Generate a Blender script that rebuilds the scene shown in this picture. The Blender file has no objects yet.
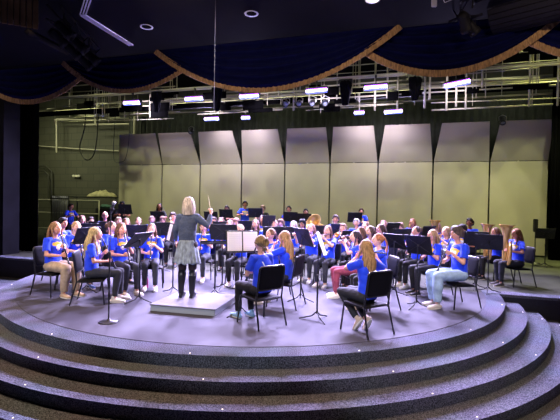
import bpy, bmesh, math, random
from mathutils import Vector, Matrix, noise
random.seed(7)
PI = math.pi
S = bpy.context.scene
COL = bpy.data.collections.new('place'); S.collection.children.link(COL)
bpy.context.view_layer.layer_collection.children[0].exclude = True      # switched back on at the end
V = Vector
# ---------------------------------------------------------------- frames
F_, HOR, ROLL, CAMH = 415.0, 203.3, 0.019, 1.72
YAW = math.radians(-17.0)                       # the hall is turned against the camera
O = V((-0.486, 9.70, 0.0))                      # centre of the round thrust, on the stage edge
UX = V((math.cos(YAW), math.sin(YAW), 0)); VY = V((-math.sin(YAW), math.cos(YAW), 0))
def hor(x): return HOR + ROLL * (x - 280)
def wx(px, Y): return (px - 280) / F_ * Y
def bu(px, v):
    """u along the hall where the sight line through column px meets the plane v; also its depth"""
    k = (px - 280) / F_
    # Y*(k,1) = O + u*UX + v*VY
    a = O.x + v * VY.x; b = O.y + v * VY.y
    # k*Y - u*UX.x = a ; Y - u*UX.y = b
    u = (a - k * b) / (k * UX.y - UX.x)
    return u, b + u * UX.y
def buz(px, py, v):
    u, Y = bu(px, v)
    return u, CAMH + (hor(px) - py) * Y / F_
def at(px, py, Y): return V((wx(px, Y), Y, CAMH + (hor(px)-py)*Y/F_))
def B2W(u, v, z=0): return O + UX * u + VY * v + V((0, 0, z))
# ---------------------------------------------------------------- materials
def lin(h):
    h = h.lstrip('#'); c = [int(h[i:i+2], 16) / 255 for i in (0, 2, 4)]
    return [x / 12.92 if x <= .04045 else ((x + .055) / 1.055) ** 2.4 for x in c] + [1]
MC = {}
def mat(name, col, rough=.6, metal=0, noise_s=None, amt=.25, bump=0, col2=None, spec=.5, sheen=0, stretch=None):
    if name in MC: return MC[name]
    m = bpy.data.materials.new(name); m.use_nodes = True; nt = m.node_tree
    p = nt.nodes['Principled BSDF']; c = lin(col)
    p.inputs['Base Color'].default_value = c; p.inputs['Roughness'].default_value = rough
    p.inputs['Metallic'].default_value = metal; p.inputs['Specular IOR Level'].default_value = spec
    if sheen: p.inputs['Sheen Weight'].default_value = sheen
    if noise_s:
        tc = nt.nodes.new('ShaderNodeTexCoord'); mp = nt.nodes.new('ShaderNodeMapping')
        if stretch: mp.inputs['Scale'].default_value = stretch
        n = nt.nodes.new('ShaderNodeTexNoise'); n.inputs['Scale'].default_value = noise_s; n.inputs['Detail'].default_value = 4
        nt.links.new(tc.outputs['Object'], mp.inputs[0]); nt.links.new(mp.outputs[0], n.inputs['Vector'])
        r = nt.nodes.new('ShaderNodeValToRGB'); r.color_ramp.elements[0].position = .35; r.color_ramp.elements[1].position = .65
        a = lin(col2) if col2 else [x * (1 - amt) for x in c[:3]] + [1]
        b = c if col2 else [min(1, x * (1 + amt)) for x in c[:3]] + [1]
        r.color_ramp.elements[0].color = a; r.color_ramp.elements[1].color = b
        nt.links.new(n.outputs['Fac'], r.inputs[0]); nt.links.new(r.outputs[0], p.inputs['Base Color'])
        if bump:
            bp = nt.nodes.new('ShaderNodeBump'); bp.inputs['Strength'].default_value = bump; bp.inputs['Distance'].default_value = .02
            nt.links.new(n.outputs['Fac'], bp.inputs['Height']); nt.links.new(bp.outputs[0], p.inputs['Normal'])
    MC[name] = m; return m
def emit(name, col, st):
    m = bpy.data.materials.new(name); m.use_nodes = True; p = m.node_tree.nodes['Principled BSDF']
    p.inputs['Base Color'].default_value = lin(col); p.inputs['Emission Color'].default_value = lin(col)
    p.inputs['Emission Strength'].default_value = st; return m
def shirt_mat(name, base, print_=True):
    """cotton with a yellow and white emblem on the chest and thin white lettering on the back"""
    m = mat(name, base, .8, noise_s=9, amt=.12, sheen=.2)
    if not print_: return m
    nt = m.node_tree; p = nt.nodes['Principled BSDF']
    src = p.inputs['Base Color'].links[0].from_socket
    tc = nt.nodes.new('ShaderNodeTexCoord'); sp = nt.nodes.new('ShaderNodeSeparateXYZ'); nt.links.new(tc.outputs['Object'], sp.inputs[0])
    nz = nt.nodes.new('ShaderNodeTexNoise'); nz.inputs['Scale'].default_value = 22; nt.links.new(tc.outputs['Object'], nz.inputs['Vector'])
    def M(op, a, b=None, c=None):
        n = nt.nodes.new('ShaderNodeMath'); n.operation = op
        for i, q in enumerate((a, b, c)):
            if q is None: continue
            if isinstance(q, (int, float)): n.inputs[i].default_value = q
            else: nt.links.new(q, n.inputs[i])
        return n.outputs[0]
    X, Y, Z = sp.outputs[0], sp.outputs[1], sp.outputs[2]
    zo = nt.nodes.new('ShaderNodeAttribute'); zo.attribute_type = 'OBJECT'; zo.attribute_name = 'lift'
    Z = M('SUBTRACT', Z, zo.outputs['Fac'])
    front = M('LESS_THAN', Y, -.02); back = M('GREATER_THAN', Y, .04)
    wob = M('MULTIPLY', M('SUBTRACT', nz.outputs['Fac'], .5), 1.6)
    def blob(x0, z0, rx, rz):
        a = M('DIVIDE', M('SUBTRACT', X, x0), rx); b = M('DIVIDE', M('SUBTRACT', Z, z0), rz)
        r = M('ADD', M('ADD', M('MULTIPLY', a, a), M('MULTIPLY', b, b)), wob)
        return M('LESS_THAN', r, 1.0)
    y1 = M('MULTIPLY', M('MAXIMUM', blob(-.02, .885, .08, .038), blob(.04, .865, .06, .05)), front)
    w1 = M('MULTIPLY', M('MAXIMUM', blob(.0, .825, .042, .05), blob(.045, .85, .022, .03)), front)
    d = M('ABSOLUTE', M('ADD', M('SUBTRACT', X, .0), M('MULTIPLY', M('SUBTRACT', Z, .78), -.45)))
    w2 = M('MULTIPLY', M('MULTIPLY', M('LESS_THAN', d, .009), M('LESS_THAN', M('ABSOLUTE', M('SUBTRACT', Z, .80)), .10)), back)
    w3 = M('MULTIPLY', blob(-.035, .77, .012, .05), back)
    def mix(f, a, col):
        n = nt.nodes.new('ShaderNodeMix'); n.data_type = 'RGBA'; nt.links.new(f, n.inputs[0]); nt.links.new(a, n.inputs[6]); n.inputs[7].default_value = lin(col); return n.outputs[2]
    c = mix(y1, src, '#e8c440'); c = mix(w1, c, '#e8e6ea'); c = mix(M('MAXIMUM', w2, w3), c, '#dde4f0')
    nt.links.new(c, p.inputs['Base Color']); return m
# ---------------------------------------------------------------- mesh helpers
def frame(d, ref=None):
    d = d.normalized(); r = ref or V((0, 0, 1))
    if abs(d.dot(r)) > .95: r = V((1, 0, 0)) if abs(d.x) < .9 else V((0, 1, 0))
    a = (r - d * r.dot(d)).normalized(); return a, d.cross(a)
def tube(bm, pts, ra, rb=None, ref=None, n=10, round_=True, mi=0):
    pts = [V(p) for p in pts]; k = len(pts)
    if not hasattr(ra, '__len__'): ra = [ra] * k
    rb = ra if rb is None else (rb if hasattr(rb, '__len__') else [rb] * k)
    rings = []; prev = None
    def ring(c, a, b, r1, r2): return [bm.verts.new(c + a * (r1 * math.cos(2*PI*i/n)) + b * (r2 * math.sin(2*PI*i/n))) for i in range(n)]
    for i in range(k):
        d = (pts[min(i+1, k-1)] - pts[max(i-1, 0)])
        if d.length < 1e-7: d = V((0, 0, 1))
        a, b = frame(d, ref); dn = d.normalized()
        if ref is None and prev is not None:
            q = prev - dn*prev.dot(dn)
            if q.length > 1e-3: a = q.normalized(); b = dn.cross(a)
        prev = a
        if i == 0 and round_:
            for t in (1.35, .9, .45):
                rings.append(ring(pts[i] - dn * min(ra[0], rb[0]) * math.sin(t), a, b, ra[0]*math.cos(t), rb[0]*math.cos(t)))
        rings.append(ring(pts[i], a, b, ra[i], rb[i]))
        if i == k-1 and round_:
            for t in (.45, .9, 1.35):
                rings.append(ring(pts[i] + dn * min(ra[i], rb[i]) * math.sin(t), a, b, ra[i]*math.cos(t), rb[i]*math.cos(t)))
    fs = []
    for p, q in zip(rings, rings[1:]):
        for i in range(n): fs.append(bm.faces.new((p[i], p[(i+1) % n], q[(i+1) % n], q[i])))
    fs.append(bm.faces.new(rings[0][::-1])); fs.append(bm.faces.new(rings[-1]))
    for f in fs: f.material_index = mi; f.smooth = True
    return fs
def ell(bm, c, r, n=16, m=10, fn=None, mi=0):
    c = V(c); rings = []
    for j in range(1, m):
        t = PI * j / m
        rr = []
        for i in range(n):
            d = V((math.sin(t)*math.cos(2*PI*i/n), math.sin(t)*math.sin(2*PI*i/n), math.cos(t)))
            p = V((d.x*r[0], d.y*r[1], d.z*r[2]))
            if fn: p = fn(d, p)
            rr.append(bm.verts.new(c + p))
        rings.append(rr)
    def pole(s):
        d = V((0, 0, s)); p = V((0, 0, s*r[2]))
        if fn: p = fn(d, p)
        return bm.verts.new(c + p)
    T, Bt = pole(1), pole(-1); fs = []
    for p, q in zip(rings, rings[1:]):
        for i in range(n): fs.append(bm.faces.new((p[i], q[i], q[(i+1) % n], p[(i+1) % n])))
    for i in range(n):
        fs.append(bm.faces.new((T, rings[0][i], rings[0][(i+1) % n]))); fs.append(bm.faces.new((Bt, rings[-1][(i+1) % n], rings[-1][i])))
    for f in fs: f.material_index = mi; f.smooth = True
def lathe(bm, prof, M=None, n=24, mi=0, close=False):
    """profile of (radius, z) about local z"""
    rings = []
    for r, z in prof:
        rings.append([bm.verts.new((M or Matrix()) @ V((max(r, 1e-4)*math.cos(2*PI*i/n), max(r, 1e-4)*math.sin(2*PI*i/n), z))) for i in range(n)])
    if close: rings.append(rings[0])
    for p, q in zip(rings, rings[1:]):
        for i in range(n):
            f = bm.faces.new((p[i], p[(i+1) % n], q[(i+1) % n], q[i])); f.smooth = True; f.material_index = mi
def box(bm, lo, hi, M=None, mi=0, bev=0):
    lo, hi = V(lo), V(hi)
    vs = [bm.verts.new(V((x, y, z))) for x in (lo.x, hi.x) for y in (lo.y, hi.y) for z in (lo.z, hi.z)]
    fs = [bm.faces.new([vs[i] for i in q]) for q in ((0,1,3,2),(4,6,7,5),(0,4,5,1),(2,3,7,6),(0,2,6,4),(1,5,7,3))]
    for f in fs: f.material_index = mi
    if bev:
        es = list({e for f in fs for e in f.edges})
        r = bmesh.ops.bevel(bm, geom=es, offset=bev, segments=2, affect='EDGES'); vs = list({v for f in r['faces'] for v in f.verts} | {v for v in vs if v.is_valid})
        for f in r['faces']: f.material_index = mi
    if M is not None:
        for v in vs: v.co = M @ v.co
def align(p, d):
    """matrix that takes local z to direction d at p"""
    return Matrix.Translation(V(p)) @ V(d).to_track_quat('Z', 'Y').to_matrix().to_4x4()
def mk(name, fn, *a, **k):
    bm = bmesh.new(); fn(bm, *a, **k); me = bpy.data.meshes.new(name)
    bmesh.ops.recalc_face_normals(bm, faces=bm.faces); bm.to_mesh(me); bm.free(); return me
def remesh(me, vox, it=3, fac=.5, wr=0):
    o = bpy.data.objects.new('tmp', me); S.collection.objects.link(o)
    m = o.modifiers.new('r', 'REMESH'); m.mode = 'VOXEL'; m.voxel_size = vox
    if it: s = o.modifiers.new('s', 'SMOOTH'); s.iterations = it; s.factor = fac
    dg = bpy.context.evaluated_depsgraph_get(); r = bpy.data.meshes.new_from_object(o.evaluated_get(dg))
    bpy.data.objects.remove(o); bpy.data.meshes.remove(me)
    if wr:
        NN = [v.normal.copy() for v in r.vertices]
        for v, nn in zip(r.vertices, NN):
            q = v.co * 9; v.co += nn * (wr * noise.noise(V((q.x, q.y, q.z*1.6)))+ wr*.5*noise.noise(q*2.3))
    for p in r.polygons: p.use_smooth = True
    r.materials.clear(); return r
# ---------------------------------------------------------------- object helpers
def ob(name, me, mats, parent=None, loc=None, rot=None, mtx=None):
    o = bpy.data.objects.new(name, me); COL.objects.link(o)
    mats = mats if isinstance(mats, (list, tuple)) else [mats]
    if me is not None:
        while len(me.materials) < len(mats): me.materials.append(mats[len(me.materials)])
        for i, m in enumerate(mats):
            if o.material_slots[i].material != m: o.material_slots[i].link = 'OBJECT'; o.material_slots[i].material = m
    if parent: o.parent = parent
    if loc is not None: o.location = loc
    if rot is not None: o.rotation_euler = rot
    return o
def tag(o, label, cat, group=None):
    o['label'] = label; o['category'] = cat
    if group: o['group'] = group
    return o
def thing(name, label, cat, loc=(0,0,0), rz=0, group=None, sc=1):
    o = bpy.data.objects.new(name, None); COL.objects.link(o); o.location = loc; o.rotation_euler = (0, 0, rz); o.scale = (sc,)*3
    o.empty_display_size = .1
    return tag(o, label, cat, group)
def struct(name, me, mats):
    o = ob(name, me, mats, loc=O, rot=(0, 0, YAW)); o['kind'] = 'structure'; return o
def hall(name, me, mats, label, cat, group=None):
    return tag(ob(name, me, mats, loc=O, rot=(0, 0, YAW)), label, cat, group)
def hallthing(name, label, cat, u, v, z=0, rz=0, group=None):
    return thing(name, label, cat, B2W(u, v, z), YAW + rz, group)

# ================================================================ MATERIALS
black = mat('black_paint', '#15151a', .45)
blackcloth = mat('black_cloth', '#040405', .95, spec=.03, noise_s=3, amt=.3, stretch=(6, 6, .3))
steel = mat('steel', '#9a9a98', .35, 1)
chrome = mat('silver', '#d8dadf', .2, 1)
brass = mat('brass', '#ffd27e', .2, .7)
paintgrey = mat('grey_pipe_paint', '#a9a68c', .6)
paper = mat('paper', '#f2f0f4', .8)
ink = mat('ink', '#dadbe4', .8)
plast = mat('black_plastic', '#0d0d10', .65, spec=.12)
framebl = mat('chair_frame_black', '#101015', .35, spec=.6)
standbl = mat('stand_black', '#14151b', .5)

def carpet(name, c1, c2):
    m = bpy.data.materials.new(name); m.use_nodes = True; nt = m.node_tree; p = nt.nodes['Principled BSDF']; p.inputs['Roughness'].default_value = .95; p.inputs['Specular IOR Level'].default_value = .1
    tc = nt.nodes.new('ShaderNodeTexCoord'); n = nt.nodes.new('ShaderNodeTexNoise'); n.inputs['Scale'].default_value = 90; n.inputs['Detail'].default_value = 3
    n2 = nt.nodes.new('ShaderNodeTexNoise'); n2.inputs['Scale'].default_value = 1.6
    nt.links.new(tc.outputs['Object'], n.inputs['Vector']); nt.links.new(tc.outputs['Object'], n2.inputs['Vector'])
    r = nt.nodes.new('ShaderNodeValToRGB'); e = r.color_ramp.elements; e[0].position = .38; e[0].color = lin(c1); e[1].position = .66; e[1].color = lin(c2)
    mx = nt.nodes.new('ShaderNodeMix'); mx.data_type = 'RGBA'; mx.blend_type = 'MULTIPLY'; mx.inputs[0].default_value = .35
    nt.links.new(n.outputs['Fac'], r.inputs[0]); nt.links.new(r.outputs[0], mx.inputs[6]); nt.links.new(n2.outputs['Color'], mx.inputs[7])
    nt.links.new(mx.outputs[2], p.inputs['Base Color'])
    b = nt.nodes.new('ShaderNodeBump'); b.inputs['Strength'].default_value = .6; b.inputs['Distance'].default_value = .01
    nt.links.new(n.outputs['Fac'], b.inputs['Height']); nt.links.new(b.outputs[0], p.inputs['Normal']); return m
carp = carpet('step_carpet', '#2d2f38', '#7c7f8e')
marley = mat('grey_stage_floor', '#44434b', .7, noise_s=1.3, amt=.2, spec=.15)
stagefloor = mat('back_stage_floor', '#3c3e34', .7, noise_s=2.2, amt=.18, spec=.15)

# ================================================================ SETTING
R0, RI, TR, RS = 5.09, 4.79, .335, .142
def halfdisc(bm, R, z0, z1, vmax=0.0, n=128):
    a0 = math.asin(max(-1, min(1, vmax / R)))
    ang = [PI - a0 + (PI + 2*a0) * i / n for i in range(n+1)]
    top = [bm.verts.new((R*math.cos(a), R*math.sin(a), z1)) for a in ang]
    bot = [bm.verts.new((v.co.x, v.co.y, z0)) for v in top]
    bm.faces.new(top); bm.faces.new(bot[::-1])
    for i in range(n): bm.faces.new((top[i], bot[i], bot[i+1], top[i+1]))
    bm.faces.new((top[-1], bot[-1], bot[0], top[0]))
for k in range(4):
    struct('floor_thrust' if k == 0 else 'trim_%d' % k, mk('step', halfdisc, R0 + k*TR, -RS*(4) if k == 0 else -RS*4, -RS*k, -.004*k), carp)
def m_inner(bm): halfdisc(bm, RI, 0, .006, .0)
struct('floor_stage_round', mk('inner', m_inner), marley)
ZF = -4 * RS
struct('floor_stage', mk('fl', lambda bm: (box(bm, (-20, .32, -.06), (14, 13, 0)), box(bm, (-RI, 0, -.06), (RI, .32, .0)))), stagefloor)
struct('trim_5', mk('lip', lambda bm: (box(bm, (-20, 0, -.05), (-RI, .32, .004)), box(bm, (RI, 0, -.05), (14, .32, .004)))), carp)
struct('wall_stage_front', mk('face', lambda bm: box(bm, (-20, .02, ZF), (14, .12, -.05))), mat('stage_face', '#1d1e2b', .9, noise_s=40, amt=.2))
struct('floor', mk('floor', lambda bm: box(bm, (-20, -14, ZF-.1), (14, .1, ZF))), carp)
# little step lights set in the nosings
ledm = emit('step_light', '#fff4e0', 1.2)
k = 0
for j in range(4):
    R = R0 + j*TR
    for i in range(8):
        a = -PI + PI * (i + .5 + .12*j) / 8
        p = (R - .045)
        def sl(bm, p=p, a=a, j=j):
            lathe(bm, [(0, .004), (.007, .004), (.009, 0)], Matrix.Translation((p*math.cos(a), p*math.sin(a), -RS*j)), 10)
        o = hall('step_light', mk('step_light', sl), ledm, 'tiny round light set in the carpeted edge of the %s' % ('stage rim', 'first step down', 'second step down', 'lowest step')[j], 'light', 'step lights in the %s' % ('stage rim', 'first step', 'second step', 'lowest step')[j])
# walls
def blocks(bm, lo, hi): box(bm, lo, hi)
bw = bpy.data.materials.new('green_block_wall'); bw.use_nodes = True; nt = bw.node_tree; p = nt.nodes['Principled BSDF']; p.inputs['Roughness'].default_value = .7
tc = nt.nodes.new('ShaderNodeTexCoord'); mp = nt.nodes.new('ShaderNodeMapping'); mp.inputs['Rotation'].default_value = (PI/2, 0, 0)
br = nt.nodes.new('ShaderNodeTexBrick'); br.inputs['Scale'].default_value = 1; br.inputs['Brick Width'].default_value = .8; br.inputs['Row Height'].default_value = .4; br.inputs['Mortar Size'].default_value = .02
br.inputs['Color1'].default_value = lin('#4c4d3c'); br.inputs['Color2'].default_value = lin('#474838'); br.inputs['Mortar'].default_value = lin('#3b3c30')
nt.links.new(tc.outputs['Object'], mp.inputs[0]); nt.links.new(mp.outputs[0], br.inputs['Vector']); nt.links.new(br.outputs['Color'], p.inputs['Base Color'])
HB = 7.6
struct('wall_back', mk('w', lambda bm: box(bm, (-20, 10.6, 0), (14, 10.8, HB))), bw)
struct('wall_left', mk('w', lambda bm: box(bm, (-20.2, 0.1, 0), (-20, 10.8, HB))), bw)
struct('wall_right', mk('w', lambda bm: box(bm, (14, 0.1, 0), (14.2, 10.8, HB))), bw)
dark = mat('dark_house_paint', '#0c0c12', .85, spec=.1)
struct('ceiling_stage', mk('c', lambda bm: box(bm, (-20, -.9, HB), (14, 10.8, HB+.1))), dark)
navyceil = mat('navy_ceiling', '#0a0916', .8, spec=.12, noise_s=2, amt=.15)
CZ = 4.9
struct('ceiling', mk('c', lambda bm: box(bm, (-20, -14, CZ), (14, -1.45, CZ+.12))), navyceil)
struct('wall_over_stage', mk('w', lambda bm: box(bm, (-20, -1.0, CZ), (14, -.9, HB))), dark)
struct('trim_6', mk('w', lambda bm: box(bm, (-20, -1.45, CZ), (14, -1.0, CZ+.12))), dark)
uL = bu(3, .35)[0]
struct('wall_proscenium_left', mk('w', lambda bm: (box(bm, (-20, .35, 0), (uL, .9, CZ+.1)))), mat('proscenium_paint', '#121218', .8, spec=.1, noise_s=2, amt=.3))
struct('wall_house_left', mk('w', lambda bm: box(bm, (-20.2, -14, ZF), (-20, .3, CZ))), dark)
struct('wall_house_right', mk('w', lambda bm: box(bm, (14, -14, ZF), (14.2, .3, CZ))), dark)
struct('wall_house_back', mk('w', lambda bm: box(bm, (-20, -14.2, ZF), (14, -14, CZ))), dark)

# pleated curtain helper
def pleats(bm, u0, u1, v, z0, z1, step=.16, amp=.05, th=.02):
    n = max(4, int((u1 - u0) / step * 8)); rows = []
    for z in (z0, z0 + (z1-z0)*.5, z1):
        r = []
        for i in range(n+1):
            t = i / n; u = u0 + (u1-u0)*t
            r.append((u, v + amp*math.sin(t*(u1-u0)/step*2*PI + .7*math.sin(u*3)) , z))
        rows.append(r)
    f = [[bm.verts.new(q) for q in r] for r in rows]; b = [[bm.verts.new((q[0], q[1]+th, q[2])) for q in r] for r in rows]
    for j in range(2):
        for i in range(n):
            bm.faces.new((f[j][i], f[j][i+1], f[j+1][i+1], f[j+1][i])).smooth = True
            bm.faces.new((b[j][i], b[j+1][i], b[j+1][i+1], b[j][i+1])).smooth = True
    for i in range(n):
        bm.faces.new((f[0][i], b[0][i], b[0][i+1], f[0][i+1])); bm.faces.new((f[2][i], f[2][i+1], b[2][i+1], b[2][i]))
    for j in range(2):
        bm.faces.new((f[j][0], f[j+1][0], b[j+1][0], b[j][0])); bm.faces.new((f[j][n], b[j][n], b[j+1][n], f[j+1][n]))
u0 = bu(15, 1.3)[0]; u1 = bu(37, 1.3)[0]
hall('leg_curtain', mk('leg', pleats, u0 - 2.5, u1, 1.3, .02, 6.6), blackcloth, 'tall black side curtain at the left edge of the stage', 'curtain')
u0 = bu(549, 6.6)[0]
hall('leg_curtain', mk('leg', pleats, u0, 13.5, 6.6, .02, 6.6), blackcloth, 'tall black side curtain right of the acoustic shell', 'curtain')
ua = bu(128, 9.3)[0]
hall('back_curtain', mk('back', pleats, ua, 13.5, 9.3, 3.0, 6.05, .3, .07), mat('grey_velour', '#33362f', .9, noise_s=4, amt=.2), 'dark grey pleated curtain showing above the acoustic shell', 'curtain')

# acoustic shell: nine panels, each a wall half and a tilted top
VS = 7.5
bot = [118, 161.5, 199.5, 241, 284, 329, 377, 432, 488.5, 547.5]
top = [(118, 154), (156.5, 189), (196.5, 231), (239.5, 276.5), (285, 324.5), (331, 372), (382.5, 428.5), (439.5, 488), (498, 552)]
shellm = mat('shell_beige', '#9a9480', .6, noise_s=.8, amt=.06)
edge = mat('shell_edge', '#3a382f', .6)
for i in range(9):
    u0, u1 = bu(bot[i], VS)[0], bu(bot[i+1], VS)[0]; g = .025
    r = hallthing('acoustic_shell_panel', '%s acoustic shell panel counted from the left, beige with tilted top' % ['first', 'second', 'third', 'fourth', 'fifth', 'sixth', 'seventh', 'eighth', 'ninth and rightmost'][i], 'stage panel', (u0+u1)/2, VS, 0, 0, 'acoustic shell panels')
    w = (u1-u0)/2 - g
    ob('wall_panel', mk('wp', lambda bm: box(bm, (-w, 0, .05), (w, .06, 3.38), bev=.008)), shellm, r)
    def canopy(bm):
        v2 = VS - .55
        a, b = bu(top[i][0], v2)[0] - (u0+u1)/2, bu(top[i][1], v2)[0] - (u0+u1)/2
        # same joint geometry on each panel: fold line at the bottom, narrower free edge above
        z0, z1 = 3.40, 4.72
        P = [(-w, 0, z0), (w, 0, z0), (b - .02, -.55, z1), (a + .02, -.55, z1)]
        f = [bm.verts.new(q) for q in P]; k2 = [bm.verts.new((q[0], q[1]+.05, q[2]+.02)) for q in P]
        bm.faces.new(f); bm.faces.new(k2[::-1])
        for j in range(4): bm.faces.new((f[j], k2[j], k2[(j+1) % 4], f[(j+1) % 4]))
    ob('canopy_panel', mk('cp', canopy), shellm, r)
    ob('base', mk('bs', lambda bm: box(bm, (-w*.8, .07, 0), (w*.8, .5, .06), bev=.01)), black, r)
    ob('brace', mk('br', lambda bm: (tube(bm, [(0, .45, .05), (0, .1, 3.2)], .025), tube(bm, [(0, .09, .1), (0, .09, 3.4)], .025))), steel, r)

# ---------------------------------------------------------------- swags of the house valance
VV = -1.3
velvet = mat('navy_velvet', '#060930', .85, noise_s=5, amt=.2, spec=.05)
gold = mat('gold_fringe', '#7d6040', .8, noise_s=60, amt=.4, stretch=(1, 1, .15))
def par(P):
    (x1, y1), (x2, y2), (x3, y3) = P
    den = (x1-x2)*(x1-x3)*(x2-x3)
    a = (x3*(y2-y1) + x2*(y1-y3) + x1*(y3-y2)) / den
    b = (x3*x3*(y1-y2) + x2*x2*(y3-y1) + x1*x1*(y2-y3)) / den
    c = (x2*x3*(x2-x3)*y1 + x3*x1*(x3-x1)*y2 + x1*x2*(x1-x2)*y3) / den
    return a, b, c
def swag(pts, dv, label):
    Q = [buz(x, y, VV) for x, y in pts]; a, b, c = par(Q); us = -b/(2*a); zs = c - b*b/(4*a)
    zt = CZ - .01; h = math.sqrt(max(0, (zt - zs)/a)); uA, uB = us - h, us + h
    r = hallthing('valance_swag', label, 'curtain', us, VV + dv, zs, 0, 'swagged valance over the stage')
    ns, ntt = 72, 48; D = zt - zs
    def f(s, t):
        x = -h + 2*h*s; zb = a*x*x
        z = D + (zb - D) * t
        fold = .045*math.sin(t*D*2*PI/.17) * (1 - (2*s-1)**2) + .05*(1-(2*s-1)**2)*t
        return (x, -fold, z)
    def m(bm):
        F = [[bm.verts.new(f(i/ns, j/ntt)) for i in range(ns+1)] for j in range(ntt+1)]
        K = [[bm.verts.new(V(f(i/ns, j/ntt)) + V((0, .012, 0))) for i in range(ns+1)] for j in range(ntt+1)]
        for j in range(ntt):
            for i in range(ns):
                bm.faces.new((F[j][i], F[j][i+1], F[j+1][i+1], F[j+1][i])).smooth = True
                bm.faces.new((K[j][i], K[j+1][i], K[j+1][i+1], K[j][i+1])).smooth = True
    ob('drape', mk('drape', m), velvet, r)
    def fr(bm):
        N = 160; w = .115; A, Bq = [], []
        for i in range(N+1):
            x = -h + 2*h*i/N; z = a*x*x; d = V((1, 0, 2*a*x)).normalized(); nrm = V((d.z, 0, -d.x))
            y = f(i/N, 1)[1] - .015 + .008*math.sin(i*1.9)
            q = V((x, y, z)); A.append([bm.verts.new(q - nrm*.035 + V((0, s, 0))) for s in (0, .014)]); Bq.append([bm.verts.new(q + nrm*(w-.035) + V((0, s, 0))) for s in (0, .014)])
        for i in range(N):
            bm.faces.new((A[i][0], A[i+1][0], Bq[i+1][0], Bq[i][0])); bm.faces.new((A[i][1], Bq[i][1], Bq[i+1][1], A[i+1][1]))
            bm.faces.new((Bq[i][0], Bq[i+1][0], Bq[i+1][1], Bq[i][1])); bm.faces.new((A[i][0], A[i][1], A[i+1][1], A[i+1][0]))
    ob('fringe', mk('fringe', fr), gold, r)
    return r
swag([(18, 101), (57, 93.5), (80, 77)], .0, 'leftmost navy velvet swag with gold fringe above the side curtain')
swag([(64, 63), (125, 92), (185, 70)], -.10, 'second navy swag from the left, gold fringe, above the backstage pipes')
swag([(185, 72), (262, 92), (373, 49)], -.20, 'largest navy swag with gold fringe, hanging over the middle of the stage')
swag([(364, 55), (430, 76), (525, 42)], -.10, 'navy swag with gold fringe right of the middle one')
swag([(525, 42), (560, 55), (605, 62)], .0, 'rightmost navy swag, its gold fringe cut by the right picture edge')

# ---------------------------------------------------------------- LED bars
ledbar = [emit('led_white', '#e6d4ff', 9), emit('halo_violet', '#b45cff', 2.6), emit('halo_blue', '#7a86ff', 1.6)]  # violet and blue strips paint the bloom around the white core
bars = [(130, 103, 2.6, 0, .62), (192, 99, 2.6, 0, .62), (247, 96.5, 2.6, 0, .62), (314, 91, 2.6, .03, .62), (373, 87.5, 2.6, .02, .62), (454, 84, 2.6, .16, .62), (210, 119, 5.6, 0, .62), (244, 118, 5.6, 0, .34), (357, 113, 5.6, 0, .34), (391, 112, 5.6, .03, .6)]
BN = ['leftmost front glowing LED bar, over the first shell panel', 'glowing LED bar beside a folded black banner, second in front row', 'glowing LED bar just under the fringe of the middle swag', 'bright LED bar in front row above the fifth shell panel', 'bright LED bar in front row above the sixth shell panel', 'rightmost glowing LED bar, tilted up towards the right', 'wide LED bar of the lower row behind the hanging cable', 'short LED bar of the lower row left of centre', 'short LED bar of the lower row right of centre', 'wide rightmost LED bar of the lower row']
lights = []
for (x, y, v, tilt, L), nm in zip(bars, BN):
    u, z = buz(x, y, v)
    r = hallthing('led_light_bar', nm, 'stage light', u, v, z, 0, 'glowing LED bars over the stage'); r.rotation_euler = (0, -tilt, YAW)
    ob('housing', mk('h', lambda bm: box(bm, (-L/2-.02, -.01, -.03), (L/2+.02, .12, .11), bev=.01)), black, r)
    def lens(bm):
        n = max(4, int(L/.052))
        box(bm, (-L/2, -.018, -.03), (L/2, .06, .03), bev=.006)
        for k in range(n):
            x = -L/2 + (k+.5)*L/n; box(bm, (x-.022, -.016, .033), (x+.022, .06, .062), mi=1); box(bm, (x-.022, -.016, -.066), (x+.022, .06, -.033), mi=2)
    ob('lens', mk('l', lens), ledbar, r)
    ob('clamp', mk('c', lambda bm: (tube(bm, [(0, .06, .1), (0, .06, .34 + .42*(v > 4))], .015), box(bm, (-.03, .03, .26 + .42*(v > 4)), (.03, .09, .36 + .42*(v > 4)), bev=.01))), black, r)
    lights.append((u, v, z, L))

# ---------------------------------------------------------------- pipes over the stage
def pipes():
    n = 0
    g = 'pipe battens over the stage'
    for (v, z, rad, lab) in ((2.66, None, .026, 'front grey lighting pipe carrying the front row of LED bars'),
                        (3.6, 5.55, .03, 'grey batten pipe just behind the front LED bars'),
                        (4.6, 5.35, .03, 'dull pipe batten halfway between the two rows of LED bars'),
                        (5.66, None, .026, 'grey lighting pipe carrying the lower row of LED bars'),
                        (6.4, 5.95, .03, 'thin batten pipe above the shell canopies'),
                        (7.0, 5.6, .035, 'thick batten pipe above the acoustic shell tops'),
                        (8.4, 6.6, .05, 'highest long pipe running in front of the grey curtain')):
        if z is None: z = buz(300, 92 if v < 4 else 115.5, v)[1] + (.33 if v < 4 else .75)
        hall('batten_pipe', mk('b', lambda bm: tube(bm, [(-13, v, z), (13, v, z)], rad, n=8, round_=False)), paintgrey, lab, 'pipe', g)
pipes()
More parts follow.
